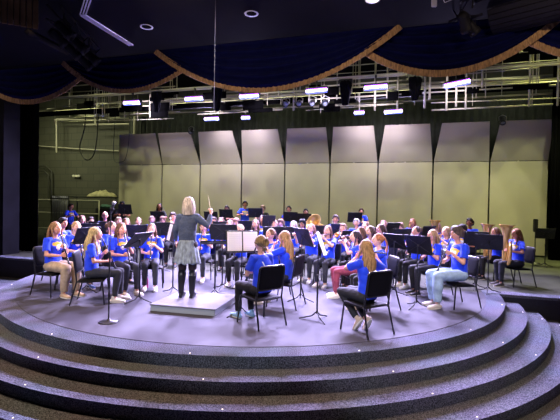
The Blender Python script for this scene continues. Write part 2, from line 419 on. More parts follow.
# hung lattice frame: many cross bars and droppers, one grid per bay
def lattice(bm, u0, u1, v, z0, z1, nu, nz, r, jig=.0):
    for i in range(nu+1):
        if random.random() < .25: continue
        u = u0 + (u1-u0)*i/nu + random.uniform(-jig, jig)*1.5; tube(bm, [(u, v, z0 + random.choice((0, .1, .35, .6))), (u, v, z1)], r*random.choice((.5, .8, 1.5)), n=6, round_=False)
        if random.random() < .35: tube(bm, [(u+.09, v, z0 + .3), (u+.09, v, z1)], r*.6, n=6, round_=False)
    for j in range(nz):
        z = z0 + (z1-z0)*(j+.4)/nz + random.uniform(-.08, .08); a = random.uniform(0, .3); tube(bm, [(u0 + (u1-u0)*a*.5, v+.03, z), (u1 - (u1-u0)*random.uniform(0, .15), v+.03, z + random.uniform(-.05, .05))], r*random.choice((.5, .8, 1.2)), n=6, round_=False)
    for k in range(nu//2):
        u = random.uniform(u0, u1-.7); z = random.uniform(z0, z1-.8); box(bm, (u, v-.08, z), (u + random.uniform(.3, .9), v-.05, z + random.uniform(.1, .3)), mi=1)
for (a, b, v, z0, z1, nu, nz, nm) in (
    (-11.5, -8.2, 5.5, 5.0, 6.8, 12, 7, 'pipe frame hanging over the left backstage corner'),
    (-8.0, -4.2, 3.8, 4.62, 6.3, 15, 8, 'pipe frame hanging above the second and third shell panels'),
    (-3.8, -.4, 3.8, 4.62, 6.2, 13, 8, 'pipe frame hanging left of centre above the shell'),
    (0, 3.4, 3.8, 4.6, 6.2, 14, 8, 'pipe frame hanging right of centre above the shell'),
    (3.6, 7.2, 3.8, 4.5, 6.9, 16, 12, 'pipe frame hanging above the two rightmost shell panels'),
    (7.4, 11, 3.8, 4.4, 6.9, 14, 12, 'pipe frame hanging at the far right of the stage')):
    hall('pipe_frame', mk('pf', lattice, a, b, v, z0, z1, nu, nz, .02, .12), [paintgrey, blackcloth], nm, 'pipe frame', 'hanging pipe frames')
# catwalk slab borders
for v, z0, z1, nm in ((4.0, 5.02, 5.2, 'narrow black beam behind the front row of LED bars'),):
    hall('catwalk_beam', mk('cb', lambda bm: box(bm, (-12.5, v, z0), (12.5, v+.08, z1))), blackcloth, nm, 'beam', 'black catwalk beams')
# folded black banners / speakers hanging
for i, (x, yt, yb) in enumerate(((155, 92, 113), (215, 88, 112), (343, 84, 106), (412, 80, 101))):
    u, zt = buz(x, yt, 3.2); zb = buz(x, yb, 3.2)[1]
    r = hallthing('hanging_drape_bundle', ['leftmost', 'second', 'third', 'rightmost'][i] + ' dark tied drape bundle hanging from the stage pipes', 'drape', u, 3.2, zb, 0, 'dark drape bundles on the pipes')
    h = zt - zb
    def bun(bm):
        for k in range(7):
            a = k/7*2*PI; tube(bm, [(.12*math.cos(a), .08*math.sin(a), h), (.10*math.cos(a+.3), .08*math.sin(a), h*.6), (.06*math.cos(a+.5), .04*math.sin(a), h*.08)], [.07, .065, .045], n=10)
    ob('cloth', mk('bun', bun), mat('drape_charcoal', '#101016', .95, spec=.05), r)
    ob('bracket', mk('brk', lambda bm: box(bm, (-.2, -.05, h), (.2, .05, h+.12), bev=.01)), black, r)
# spotlights clamped near the shell top
def spot_fixture(lab, u, v, z, aim, group):
    r = hallthing('stage_spotlight', lab, 'stage light', u, v, z, 0, group)
    d = V(aim).normalized(); M = align((0, 0, 0), d)
    ob('body', mk('sb', lambda bm: lathe(bm, [(0, -.16), (.05, -.16), (.075, -.12), (.08, .05), (.095, .06), (.095, .14), (.085, .14), (.08, .06), (0, .05)], M, 18)), black, r)
    ob('lens', mk('sl', lambda bm: lathe(bm, [(0, .10), (.05, .095), (.08, .08)], M, 18)), mat('lens_glass', '#8a93a8', .1, spec=1), r)
    ob('yoke', mk('sy', lambda bm: tube(bm, [(-.11, 0, 0), (-.12, 0, .14), (0, 0, .2), (.12, 0, .14), (.11, 0, 0)], .01, n=6)), steel, r)
    return r
for x, y, lab in ((190, 131, 'small spotlight above the gap after the second shell panel'), (500, 121, 'small spotlight above the gap before the last shell panel')):
    u, z = buz(x, y, 6.9); spot_fixture(lab, u, 6.9, z, (0, -.6, -.8), 'spotlights above the shell')
for i in range(4):
    u, z = buz(284 + i*13, 104 - i*.4, 3.3); spot_fixture(['leftmost', 'second', 'third', 'rightmost'][i] + ' of four small spotlights under the middle swag', u, 3.3, z, (.1, -.8, -.4), 'spotlights in the middle of the front pipe')

# hanging cables
def cable(px, pts, v, rad, lab, m=None):
    P = [(*[buz(x, y, v)[0]], v, buz(x, y, v)[1]) for x, y in pts]
    # smooth
    Q = []
    for i in range(len(P)-1):
        p0, p1, p2, p3 = [V(P[max(0, min(len(P)-1, j))]) for j in (i-1, i, i+1, i+2)]
        for k in range(6):
            t = k/6; Q.append(.5*((2*p1) + (p2-p0)*t + (2*p0-5*p1+4*p2-p3)*t*t + (3*p1-p0-3*p2+p3)*t**3))
    Q.append(V(P[-1]))
    hall('cable', mk('cable', lambda bm: tube(bm, Q, rad, n=6)), m or black, lab, 'cable')
cable(0, [(84, 92), (84, 125), (79, 148), (86, 160), (94, 152), (97, 120), (96, 92)], 6.0, .025, 'thick black cable loop hanging in front of the backstage wall')
cable(0, [(128, 110), (128, 140), (125, 158), (120, 162), (113, 158), (114, 120), (116, 100)], 6.0, .015, 'thin black cable loop hanging before the first shell panel')
hall('hanging_microphone_cable', mk('hc', lambda bm: tube(bm, [(bu(212, -4.2)[0], -4.2, CZ), (bu(212.3, -4.2)[0], -4.2, buz(212, 112, -4.2)[1])], .003, n=6)), mat('cable_grey', '#5b5a68', .7), 'thin pale cable hanging straight down left of the middle swag', 'cable')
# backstage grey pipework on the left wall
def wallpipe(pts, v, rad, lab, grp='pipes on the backstage wall'):
    P = [(buz(x, y, v)[0], v, buz(x, y, v)[1]) for x, y in pts]
    hall('wall_pipe', mk('wp', lambda bm: tube(bm, P, rad, n=8)), mat('conduit_dark', '#35362a', .6) if 'conduit' in lab else paintgrey, lab, 'pipe', grp)
wallpipe([(55.5, 119.5), (56, 152)], 9.8, .045, 'pale vertical pipe standing against the backstage wall')
wallpipe([(54, 120), (92, 120), (136, 118)], 9.8, .045, 'pale horizontal pipe joining the vertical pipe at its top')
wallpipe([(36, 146), (78, 149), (118, 151)], 10.4, .035, 'long thin pale pipe running low along the green wall')
wallpipe([(36, 111), (90, 116), (118, 118)], 10.0, .06, 'slanting yellowish pipe high on the green wall')
wallpipe([(83, 125), (136, 124)], 9.6, .05, 'short yellowish pipe just above the first shell panel')
wallpipe([(68, 93), (69, 118)], 9.4, .03, 'pale vertical dropper pipe behind the left swag')
wallpipe([(87, 94), (87, 113), (95, 113), (95, 94)], 9.4, .03, 'u-shaped pale pipe behind the left swag')
wallpipe([(94, 94), (94, 124)], 9.2, .035, 'pale vertical pipe beside the black cable loop')
wallpipe([(134, 100), (134, 136)], 9.0, .09, 'thick pale column rising behind the first shell panel')
wallpipe([(36, 166), (45, 166), (51, 171), (51, 200)], 10.35, .04, 'bent dark conduit low on the backstage wall left')
wallpipe([(36, 171), (44, 171), (48, 175), (48, 200)], 10.35, .03, 'thinner bent conduit under the other bent conduit')
u, z = buz(76, 176, 10.45)
r = hallthing('exit_lamp', 'small white twin-headed emergency lamp on the backstage wall', 'lamp', u, 10.5, z)
ob('case', mk('c', lambda bm: box(bm, (-.16, -.05, -.07), (.16, .08, .07), bev=.02)), mat('cream_plastic', '#d8d6ba', .5), r)
for s in (-1, 1): ob('lamp_head', mk('lh', lambda bm: ell(bm, (s*.19, -.08, 0), (.07, .06, .07))), mat('cream_plastic', '#d8d6ba', .5), r)

# covered table, rack and chimes at far left back
def slabtable(u, v, w, d, h, name, lab, cat, m):
    r = hallthing(name, lab, cat, u, v)
    ob('top', mk('t', lambda bm: box(bm, (-w/2, -d/2, h-.05), (w/2, d/2, h), bev=.008)), m, r)
    for sx in (-1, 1):
        for sy in (-1, 1): ob('leg', mk('l', lambda bm: tube(bm, [(sx*(w/2-.06), sy*(d/2-.06), 0), (sx*(w/2-.06), sy*(d/2-.06), h-.05)], .03, n=8, round_=False)), m, r)
    return r
u, z = buz(103, 197, 9.1)
if True:
    ul, ur = bu(62, 8.6)[0], bu(114, 8.6)[0]
    slabtable((ul+ur)/2, 9.2, ur-ul, .9, z, 'storage_table', 'long dark high table with a cloth-covered bundle on it', 'table', black)
    uc = bu(102, 9.2)[0]
    def lump(bm):
        def fn(d, p): q = V(p); q.z = max(q.z, 0)*(1 + .35*noise.noise(V(p)*5)) ; q.x *= 1 + .15*noise.noise(V(p)*3+V((3,0,0))); return q
        ell(bm, (0, 0, 0), (.86, .36, .33), 40, 24, fn)
    o = ob('covered_bundle', mk('lump', lump), mat('yellow_cloth', '#b8b27e', .85, noise_s=4, amt=.3), loc=B2W(uc, 9.15, z), rot=(0, 0, YAW)); tag(o, 'pale yellow cloth-covered bundle lying on the high dark table', 'bundle')
u = bu(110, 8.6)[0]; zz = buz(108, 206, 8.7)[1]
def greenc(bm):
    def fn(d, p): q = V(p); q *= 1 + .3*noise.noise(V(p)*8); q.z = max(q.z, -.08); return q
    ell(bm, (0, 0, 0), (.32, .22, .12), 30, 16, fn)
tag(ob('green_cloth', mk('gc', greenc), mat('teal_cloth', '#33594b', .8, noise_s=8, amt=.4), loc=B2W(bu(106, 8.3)[0], 8.3, zz-.03), rot=(0, 0, YAW)), 'crumpled teal cloth on a box below the yellow bundle', 'cloth')
tag(ob('storage_box', mk('sbx', lambda bm: box(bm, (-.4, -.3, 0), (.4, .3, zz-.11), bev=.02)), black, loc=B2W(bu(106, 8.3)[0], 8.3, 0), rot=(0, 0, YAW)), 'tall black storage box carrying a teal cloth', 'box')
# pale steel rack
ra, rb = bu(38, 7.4)[0], bu(99, 7.4)[0]; zt = buz(60, 200, 7.4)[1]
r = hallthing('steel_rack', 'pale steel frame rack behind the tubular chimes', 'rack', (ra+rb)/2, 7.4)
W = (rb-ra)/2
for sx in (-1, -.05, 1): ob('post', mk('p', lambda bm: tube(bm, [(sx*W, 0, 0), (sx*W, 0, zt)], .03, n=8, round_=False)), paintgrey, r)
for zz_ in (zt, zt*.62, .25): ob('rail', mk('p', lambda bm: tube(bm, [(-W, 0, zz_), (W, 0, zz_)], .03, n=8, round_=False)), paintgrey, r)
# chimes
u, v = bu(60, 6.6)[0], 6.6; Y = bu(60, 6.6)[1]; zt = CAMH + (hor(60) - 196)*Y/F_
r = hallthing('tubular_chimes', 'rack of tall silver tubular chimes at the far left', 'chimes', u, v)
for i in range(9): 
    x = -.42 + i*.105
    ob('chime_tube', mk('ct', lambda bm: tube(bm, [(x, 0, .45), (x, 0, zt)], .03, n=10, round_=False)), mat('chime_metal', '#6f6e7c', .4, .5), r)
ob('frame', mk('cf', lambda bm: (tube(bm, [(-.55, 0, .1), (-.5, 0, zt+.02)], .025), tube(bm, [(.55, 0, .1), (.5, 0, zt+.02)], .025), box(bm, (-.55, -.04, zt-.16), (.55, -.02, zt-.1)), box(bm, (-.6, -.3, .04), (-.5, .3, .1)), box(bm, (.5, -.3, .04), (.6, .3, .1)))), black, r)
ob('pedal', mk('pd', lambda bm: box(bm, (-.1, -.3, .03), (.1, .05, .07), bev=.01)), steel, r)

# ---------------------------------------------------------------- house ceiling fittings
def ceil_pt(px, py, z=CZ):
    Y = (z - CAMH) * F_ / (hor(px) - py); return V((wx(px, Y), Y, z))
for x, y, lit, lab in ((144, 28, 0, 'unlit round recessed light with white ring, left of centre'), (248, 15, 0, 'unlit round recessed light with white ring, right of the hanging cable'), (368, 1, 1, 'lit warm round recessed light at the top edge')):
    p = ceil_pt(x, y); r = thing('recessed_light', lab, 'ceiling light', p, 0, 'recessed lights in the dark ceiling')
    ob('trim_ring', mk('tr', lambda bm: lathe(bm, [(.085, -.002), (.115, -.008), (.118, 0), (.085, .001)], None, 28, close=True)), mat('white_trim', '#c8c6d8', .5), r)
    ob('bulb', mk('bb', lambda bm: lathe(bm, [(0, -.005), (.08, -.004), (.085, -.001)], None, 24)), emit('warm_bulb', '#ffd08a', 9) if lit else dark, r)
pts = [ceil_pt(89, -12), ceil_pt(80.5, 15.5), ceil_pt(129, 45.5)]
def slot(off):
    def f(bm):
        for a, b in ((0, 1), (1, 2)):
            p, q = pts[a], pts[b]; d = (q-p).normalized(); n = V((-d.y, d.x, 0))
            for k in (-1, 0, 1):
                c = n * k * .042
                pp, qq = p + c, q + c
                vs = [bm.verts.new(t + V((0, 0, zz2))) for zz2 in (-.03, -.001) for t in (pp - n*.008, pp + n*.008, qq + n*.008, qq - n*.008)]
                for fc in ((0,1,2,3), (7,6,5,4), (0,4,5,1), (1,5,6,2), (2,6,7,3), (3,7,4,0)): bm.faces.new([vs[i] for i in fc])
    return f
o = ob('ceiling_track', mk('track', slot(0)), mat('white_track', '#f4f0ff', .5)); tag(o, 'bent white ceiling track of three parallel strips at upper left', 'ceiling track')
# slatted bulkheads
def slatdrum(bm, rad, L, n, gap=.25):
    for i in range(n):
        a0 = 2*PI*i/n; a1 = a0 + 2*PI/n*(1-gap)
        P = [(r_*math.cos(a), r_*math.sin(a)) for a in (a0, a1) for r_ in (rad-.03, rad)]
        vs = [bm.verts.new((x, y, z)) for z in (0, L) for x, y in P]
        for fc in ((0,1,3,2), (4,6,7,5), (0,4,5,1), (2,3,7,6), (0,2,6,4), (1,5,7,3)): bm.faces.new([vs[k_] for k_ in fc])
r = thing('slatted_soffit', 'dark slatted rounded ceiling soffit at upper right', 'soffit', (3.52, 7.0, 5.06))
for nm, f, m_ in (('slats', lambda bm: slatdrum(bm, .45, 4.0, 30, .14), mat('dark_slat', '#1b1a22', .7, spec=.1)), ('core', lambda bm: lathe(bm, [(0, .01), (.42, .01), (.42, 3.98), (0, 3.98)], None, 32), black)):
    ob(nm, mk(nm, f), m_, r).rotation_euler = V((.75, -.66, 0)).to_track_quat('Z', 'Y').to_euler()
r = thing('slatted_bulkhead', 'brown wood-slat bulkhead in the upper left corner', 'bulkhead', (wx(36, 6.5), 6.5, 4.36), math.radians(16))
for i in range(17): ob('slat', mk('sl', lambda bm: box(bm, (-i*.085-.07, 0, .02*i*.3), (-i*.085, .03, .62), bev=.004)), mat('brown_slat', '#6b563c', .7, spec=.1, noise_s=3, amt=.3), r)
ob('backing', mk('bk', lambda bm: box(bm, (-1.45, .035, .1), (.0, .06, .60))), black, r)
P0, P1 = at(26, 33, 6.45), at(66, 53, 7.6)
tag(ob('ceiling_beam', mk('cbm', lambda bm: tube(bm, [P0, P1], [.06, .06], n=4, round_=False)), mat('dark_slat', '#1b1a22', .7, spec=.1)), 'slanting dark grey beam running from the brown bulkhead to the swags', 'beam')
# dark light rig upper left and right
rig = mat('rig_grey', '#17161d', .6, spec=.2)
def rigt(name, lab, P0, P1, nl, grp):
    r = thing(name, lab, 'lighting rig', P0, 0)
    d = P1 - P0; L = d.length; q = d.to_track_quat('Z', 'Y').to_matrix().to_4x4()
    def truss(bm):
        for c in ((-.11, -.11), (.11, -.11), (.11, .11), (-.11, .11)): tube(bm, [q @ V((c[0], c[1], 0)), q @ V((c[0], c[1], L))], .022, n=6, round_=False)
        n = int(L/.25)
        for i in range(n):
            a, b = (-.11, .11) if i % 2 else (.11, -.11)
            tube(bm, [q @ V((a, -.11, i*L/n)), q @ V((b, -.11, (i+1)*L/n))], .012, n=6); tube(bm, [q @ V((-.11, a, i*L/n)), q @ V((-.11, b, (i+1)*L/n))], .012, n=6)
    ob('truss', mk('tr', truss), rig, r)
    ob('hanger', mk('hg', lambda bm: (tube(bm, [d*.2, V((d.x*.2, d.y*.2, CZ-P0.z))], .015, n=6), tube(bm, [d*.85, V((d.x*.85, d.y*.85, CZ-P0.z))], .015, n=6))), rig, r)
    for i in range(nl):
        c = d*((i+.5)/nl) + V((.12*(-1)**i, -.05, -.22)); M = align(c, V((.6, .7, -.6)) if i % 2 else V((.8, .3, -.7)))
        f = ob('lamp_can', mk('lc', lambda bm: lathe(bm, [(0, -.14), (.05, -.14), (.07, -.08), (.075, .1), (.09, .11), (.09, .17), (.08, .17), (.07, .1), (0, .09)], M, 16)), rig, r)
        ob('yoke', mk('yk', lambda bm: tube(bm, [c + V((-.09, 0, 0)), c + V((-.09, 0, .1)), c + V((0, 0, .16)), c + V((.09, 0, .1)), c + V((.09, 0, 0))], .009, n=6)), rig, f)
rigt('lighting_rig', 'dark truss with lamps hanging from the ceiling at upper left', at(52, 14, 6.6), at(92, 55, 8.3), 6, 0)
rigt('lighting_rig', 'small dark truss with lamps beside the right slatted soffit', at(452, 16, 6.9), at(470, 8, 6.3), 2, 0)
hall_c = at(429, 4, 6.4)
r = thing('hanging_device', 'small white box on looping cables at the top edge', 'device', hall_c)
ob('box', mk('hb', lambda bm: box(bm, (-.04, -.02, -.07), (.04, .02, .07), bev=.01)), mat('white_trim', '#c8c6d8', .5), r)
ob('cable_loop', mk('hl', lambda bm: tube(bm, [(0, 0, .07), (-.06, 0, .25), (.02, 0, .36), (.08, 0, .2), (.16, 0, .0), (.34, 0, .08), (.4, 0, .36)], .006, n=6)), mat('white_trim', '#c8c6d8', .5), r)
# glowing work light on the right
u, z = buz(522, 47, 1.0)
r = hallthing('work_light', 'long warm glowing work light under the right swag cusp', 'stage light', u, 1.0, z)
ob('tube', mk('wt', lambda bm: tube(bm, [(-.3, 0, 0), (.36, 0, .06)], .012)), emit('warm_tube', '#fff0b8', 5), r)
ob('reflector', mk('wr', lambda bm: box(bm, (-.2, -.03, .03), (.2, .08, .09), bev=.01)), steel, r)

# ================================================================ PEOPLE
def ik(s, w, l1, l2, hint):
    s, w = V(s), V(w); d = w - s; L = min(d.length, (l1+l2)*.995); dn = d.normalized()
    w = s + dn * L
    a = (l1*l1 - l2*l2 + L*L) / (2*L); h = math.sqrt(max(0, l1*l1 - a*a))
    hv = V(hint); hv = (hv - dn*hv.dot(dn)).normalized(); return s + dn*a + hv*h, w
def hand(bm, w, d, pn, side, curl=.7, sc=1.0):
    """palm and five fingers; pn = where the palm looks, side = +1/-1 thumb side"""
    d = V(d).normalized(); pn = V(pn); pn = (pn - d*pn.dot(d)).normalized(); s = d.cross(pn) * side
    w = V(w)
    tube(bm, [w - d*.015, w + d*.025, w + d*.072], [.016*sc, .027*sc, .033*sc], [.014*sc, .0135*sc, .012*sc], ref=s, n=12)
    for k, (o, L) in enumerate(((.026, .062), (.009, .072), (-.009, .067), (-.026, .052))):
        p = w + d*.070*sc + s*o*sc; c = curl*(1 + .08*k); dd = d; P = [w + d*.045*sc + s*o*.9*sc, p]
        for j, f in enumerate((.45, .3, .25)):
            ang = c*(.7, 1.1, .8)[j]; dd = (dd*math.cos(ang) + (pn*math.cos(0))*math.sin(ang)).normalized() if j == 0 else (dd*math.cos(ang) + (pn - dd*pn.dot(dd)).normalized()*math.sin(ang)).normalized() if abs(pn.dot(dd)) < .98 else (dd + -d*.5).normalized()
            p = p + dd*L*f*sc; P.append(p)
        tube(bm, P, [.009, .0092, .0085, .008, .0072], n=8)
    b = w + d*.02*sc + s*.024*sc; t1 = (d*.65 + s*.65 + pn*.35).normalized(); t2 = (d*.8 + s*.05 + pn*.6).normalized()
    tube(bm, [w + d*.012 + s*.01, b, b + t1*.03*sc, b + t1*.03*sc + t2*.03*sc], [.011, .0125, .0105, .0085], n=8)
HC = V((0, -.03, 1.145))
def headfn(d, p):
    q = V(p)
    if d.z < 0:
        k = (-d.z); q.x *= 1 - .30*k**1.3; q.y = q.y*(1 - .12*k) - .012*k
    fr = max(0, -d.y)
    # brow, eye hollows, nose, lips, chin
    def g(x0, z0, sx, sz): return math.exp(-((d.x-x0)/sx)**2 - ((d.z-z0)/sz)**2) * (1 if d.y < 0 else 0)
    q.y -= .006*g(0, .22, .5, .12)
    q.y += .009*(g(.40, .04, .16, .11) + g(-.40, .04, .16, .11))
    q.y -= .021*g(0, -.16, .11, .10) + .012*g(0, -.02, .08, .16)
    q.y -= .007*g(0, -.46, .22, .07)
    q.y += .003*g(0, -.54, .2, .03)
    q.y -= .007*g(0, -.80, .25, .12)
    q.x += (.003*(g(.55, -.2, .2, .2)) - .003*g(-.55, -.2, .2, .2))
    if d.y > 0: q.y *= 1.04
    return q
def body_parts(bm, P, dz, sex=0, upper=True):
    up = V((0, 0, dz))
    T = [V((0, .03, .50)), V((0, .04, .60)), V((0, .035, .72)), V((0, .015, .86)), V((0, .0, .95)), V((0, -.002, .99))]
    tube(bm, [t + up for t in T], [.135, .115, .108, .125, .10, .05], [.09, .08, .078, .088, .07, .045], ref=V((1, 0, 0)), n=20)
    tube(bm, [V((0, .0, .96)) + up, V((0, -.012, 1.03)) + up, V((0, -.025, 1.10)) + up], [.046, .042, .042], n=14)
    ell(bm, HC + up, (.072, .092, .107), 40, 32, headfn)
    for s in (-1, 1): ell(bm, HC + up + V((s*.072, .008, -.008)), (.011, .02, .03), 10, 8)
    for s in (-1, 1):
        sh = V((s*.145, .01, .945)) + up; A = P['L' if s > 0 else 'R']
        if 'elbow' in A: e = V(A['elbow']) + up; w = V(A['w']) + up
        else: e, w = ik(sh, V(A['w']) + up, .25, .225, A['hint'])
        A['_e'], A['_w'], A['_s'] = e - up, w - up, sh - up
        tube(bm, [V((s*.06, .01, .95)) + up, sh, sh.lerp(e, .45), e], [.045, .044, .038, .030], n=12)
        tube(bm, [e, e.lerp(w, .35), w], [.031, .030, .019], n=12)
        hand(bm, w, A['hd'], A['pn'], A.get('side', s), A.get('curl', .7))
LEGS = {
 'normal': ((.095, -.41, .50), (.10, -.42, .085), 0),
 'wide': ((.15, -.40, .50), (.14, -.45, .085), 0),
 'tucked': ((.09, -.40, .49), (.055, -.10, .16), -55),
 'forward': ((.09, -.40, .52), (.08, -.62, .085), 8),
 'crossed': ((.09, -.39, .53), (.03, -.50, .13), 20),
}
def legpts(mode, s, dz):
    if mode == 'stand': return V((s*.075, .03, .50+dz)), V((s*.085, .0, .45)), V((s*.09, .03, .085))
    k, a, r = LEGS[mode]; sc = -1 if (mode == 'crossed' and s < 0) else 1
    a = V((a[0]*s, a[1] + (.06 if s < 0 else 0), a[2])); 
    return V((s*.075, .0, .50)), V((k[0]*s, k[1], k[2])), a
def build_body(P, legs, dz):
    def f(bm):
        body_parts(bm, P, dz)
        for s in (-1, 1):
            h, k, a = legpts(legs, s, dz)
            tube(bm, [h, h.lerp(k, .5), k], [.075, .066, .048], n=14)
            tube(bm, [k, k.lerp(a, .3), a], [.047, .049, .028], n=12)
    me = remesh(mk('body', f), .0065, 2, .45)
    # lips and brows take their own colour on the one skin surface
    me.materials.append(None); up = V((0, 0, dz))
    return me
def build_shirt(P, dz, long=False, loose=1.0, hem=.47):
    def f(bm):
        up = V((0, 0, dz)); c = loose
        T = [V((0, .025, hem)), V((0, .03, .56)), V((0, .035, .70)), V((0, .012, .86)), V((0, .005, .945)), V((0, .0, .985))]
        tube(bm, [t + up for t in T], [.158*c, .148*c, .14*c, .15*c, .118*c, .066], [.118*c, .108*c, .104*c, .112*c, .088*c, .056], ref=V((1, 0, 0)), n=24, round_=False)
        for s in (-1, 1):
            A = P['L' if s > 0 else 'R']; sh, e, w = A['_s'] + up, A['_e'] + up, A['_w'] + up
            if long: tube(bm, [V((s*.05, .01, .95)) + up, sh, sh.lerp(e, .5), e, e.lerp(w, .4), e.lerp(w, .86)], [.052, .062, .056, .05, .044, .034], n=14)
            else: tube(bm, [V((s*.05, .01, .945)) + up, sh, sh.lerp(e, .4), sh.lerp(e, .72)], [.055, .064, .060, .062], n=14, round_=False)
    return remesh(mk('shirt', f), .0075, 5, .5, .006)
def build_trousers(legs, dz, wide=1.0):
    def f(bm):
        tube(bm, [V((-.07, .02, .50+dz)), V((.07, .02, .50+dz))], .10, n=16)
        tube(bm, [V((0, .03, .50+dz)), V((0, .03, .60+dz))], [.13, .12], [.10, .09], ref=V((1, 0, 0)), n=18)
        for s in (-1, 1):
            h, k, a = legpts(legs, s, dz); a2 = k.lerp(a, .94)
            tube(bm, [h, h.lerp(k, .5), k], [.092, .08*wide**.5, .064*wide**.6], n=16)
            tube(bm, [k, k.lerp(a, .35), k.lerp(a, .7), a2], [.063*wide**.6, .060*wide, .050*wide, .044*wide], n=14, round_=False)
    return remesh(mk('trousers', f), .0075, 3, .5, .005)
def build_shoe():
    def f(bm):
        tube(bm, [(0, .045, .035), (0, 0, .04), (0, -.07, .036), (0, -.15, .028)], [.036, .038, .042, .036], [.036, .044, .034, .024], ref=V((1, 0, 0)), n=16)
        tube(bm, [(0, .02, .04), (0, .015, .095)], [.036, .035], n=14)
        for v in bm.verts: v.co.z = max(v.co.z, .012)
    return remesh(mk('shoe', f), .006, 2, .4)
def build_sole():
    def f(bm):
        n = 28; P = []
        for i in range(n):
            a = 2*PI*i/n; y = -.055 + .125*math.cos(a); x = (.040 if y < -.03 else .037)*math.copysign(abs(math.sin(a))**.7, math.sin(a)); P.append((x, y))
        t = [bm.verts.new((x, y, .02)) for x, y in P]; b = [bm.verts.new((x*1.03, y*1.0, 0)) for x, y in P]
        bm.faces.new(t); bm.faces.new(b[::-1])
        for i in range(n): bm.faces.new((t[i], b[i], b[(i+1) % n], t[(i+1) % n]))
    return mk('sole', f)
SHOE, SOLE = build_shoe(), build_sole()
EYE = mk('eye', lambda bm: (ell(bm, (0, 0, 0), (.0150, .0110, .0095), 14, 10), ell(bm, (0, -.0045, 0), (.0078, .0074, .0078), 12, 8, mi=1)))
def glasses_mesh(bm):
    for s in (-1, 1):
        tube(bm, [HC + V((s*.031 + .021*math.cos(a), -.094, .004 + .016*math.sin(a))) for a in [2*PI*k/16 for k in range(17)]], .0025, n=6)
        tube(bm, [HC + V((s*.052, -.093, .008)), HC + V((s*.076, -.06, .006)), HC + V((s*.078, .01, .0))], .0022, n=6)
    tube(bm, [HC + V((-.010, -.096, .006)), HC + V((.010, -.096, .006))], .0022, n=6)
GLASSES = mk('glasses', glasses_mesh)
BROW = mk('brow', lambda bm: tube(bm, [(-.017, .004, -.002), (0, 0, .002), (.017, .004, -.001)], [.0025, .004, .0025], n=6))
LIPS = mk('lips', lambda bm: (tube(bm, [(-.021, .007, 0), (-.008, .0, .002), (.008, .0, .002), (.021, .007, 0)], [.003, .0055, .0055, .003], n=8)))
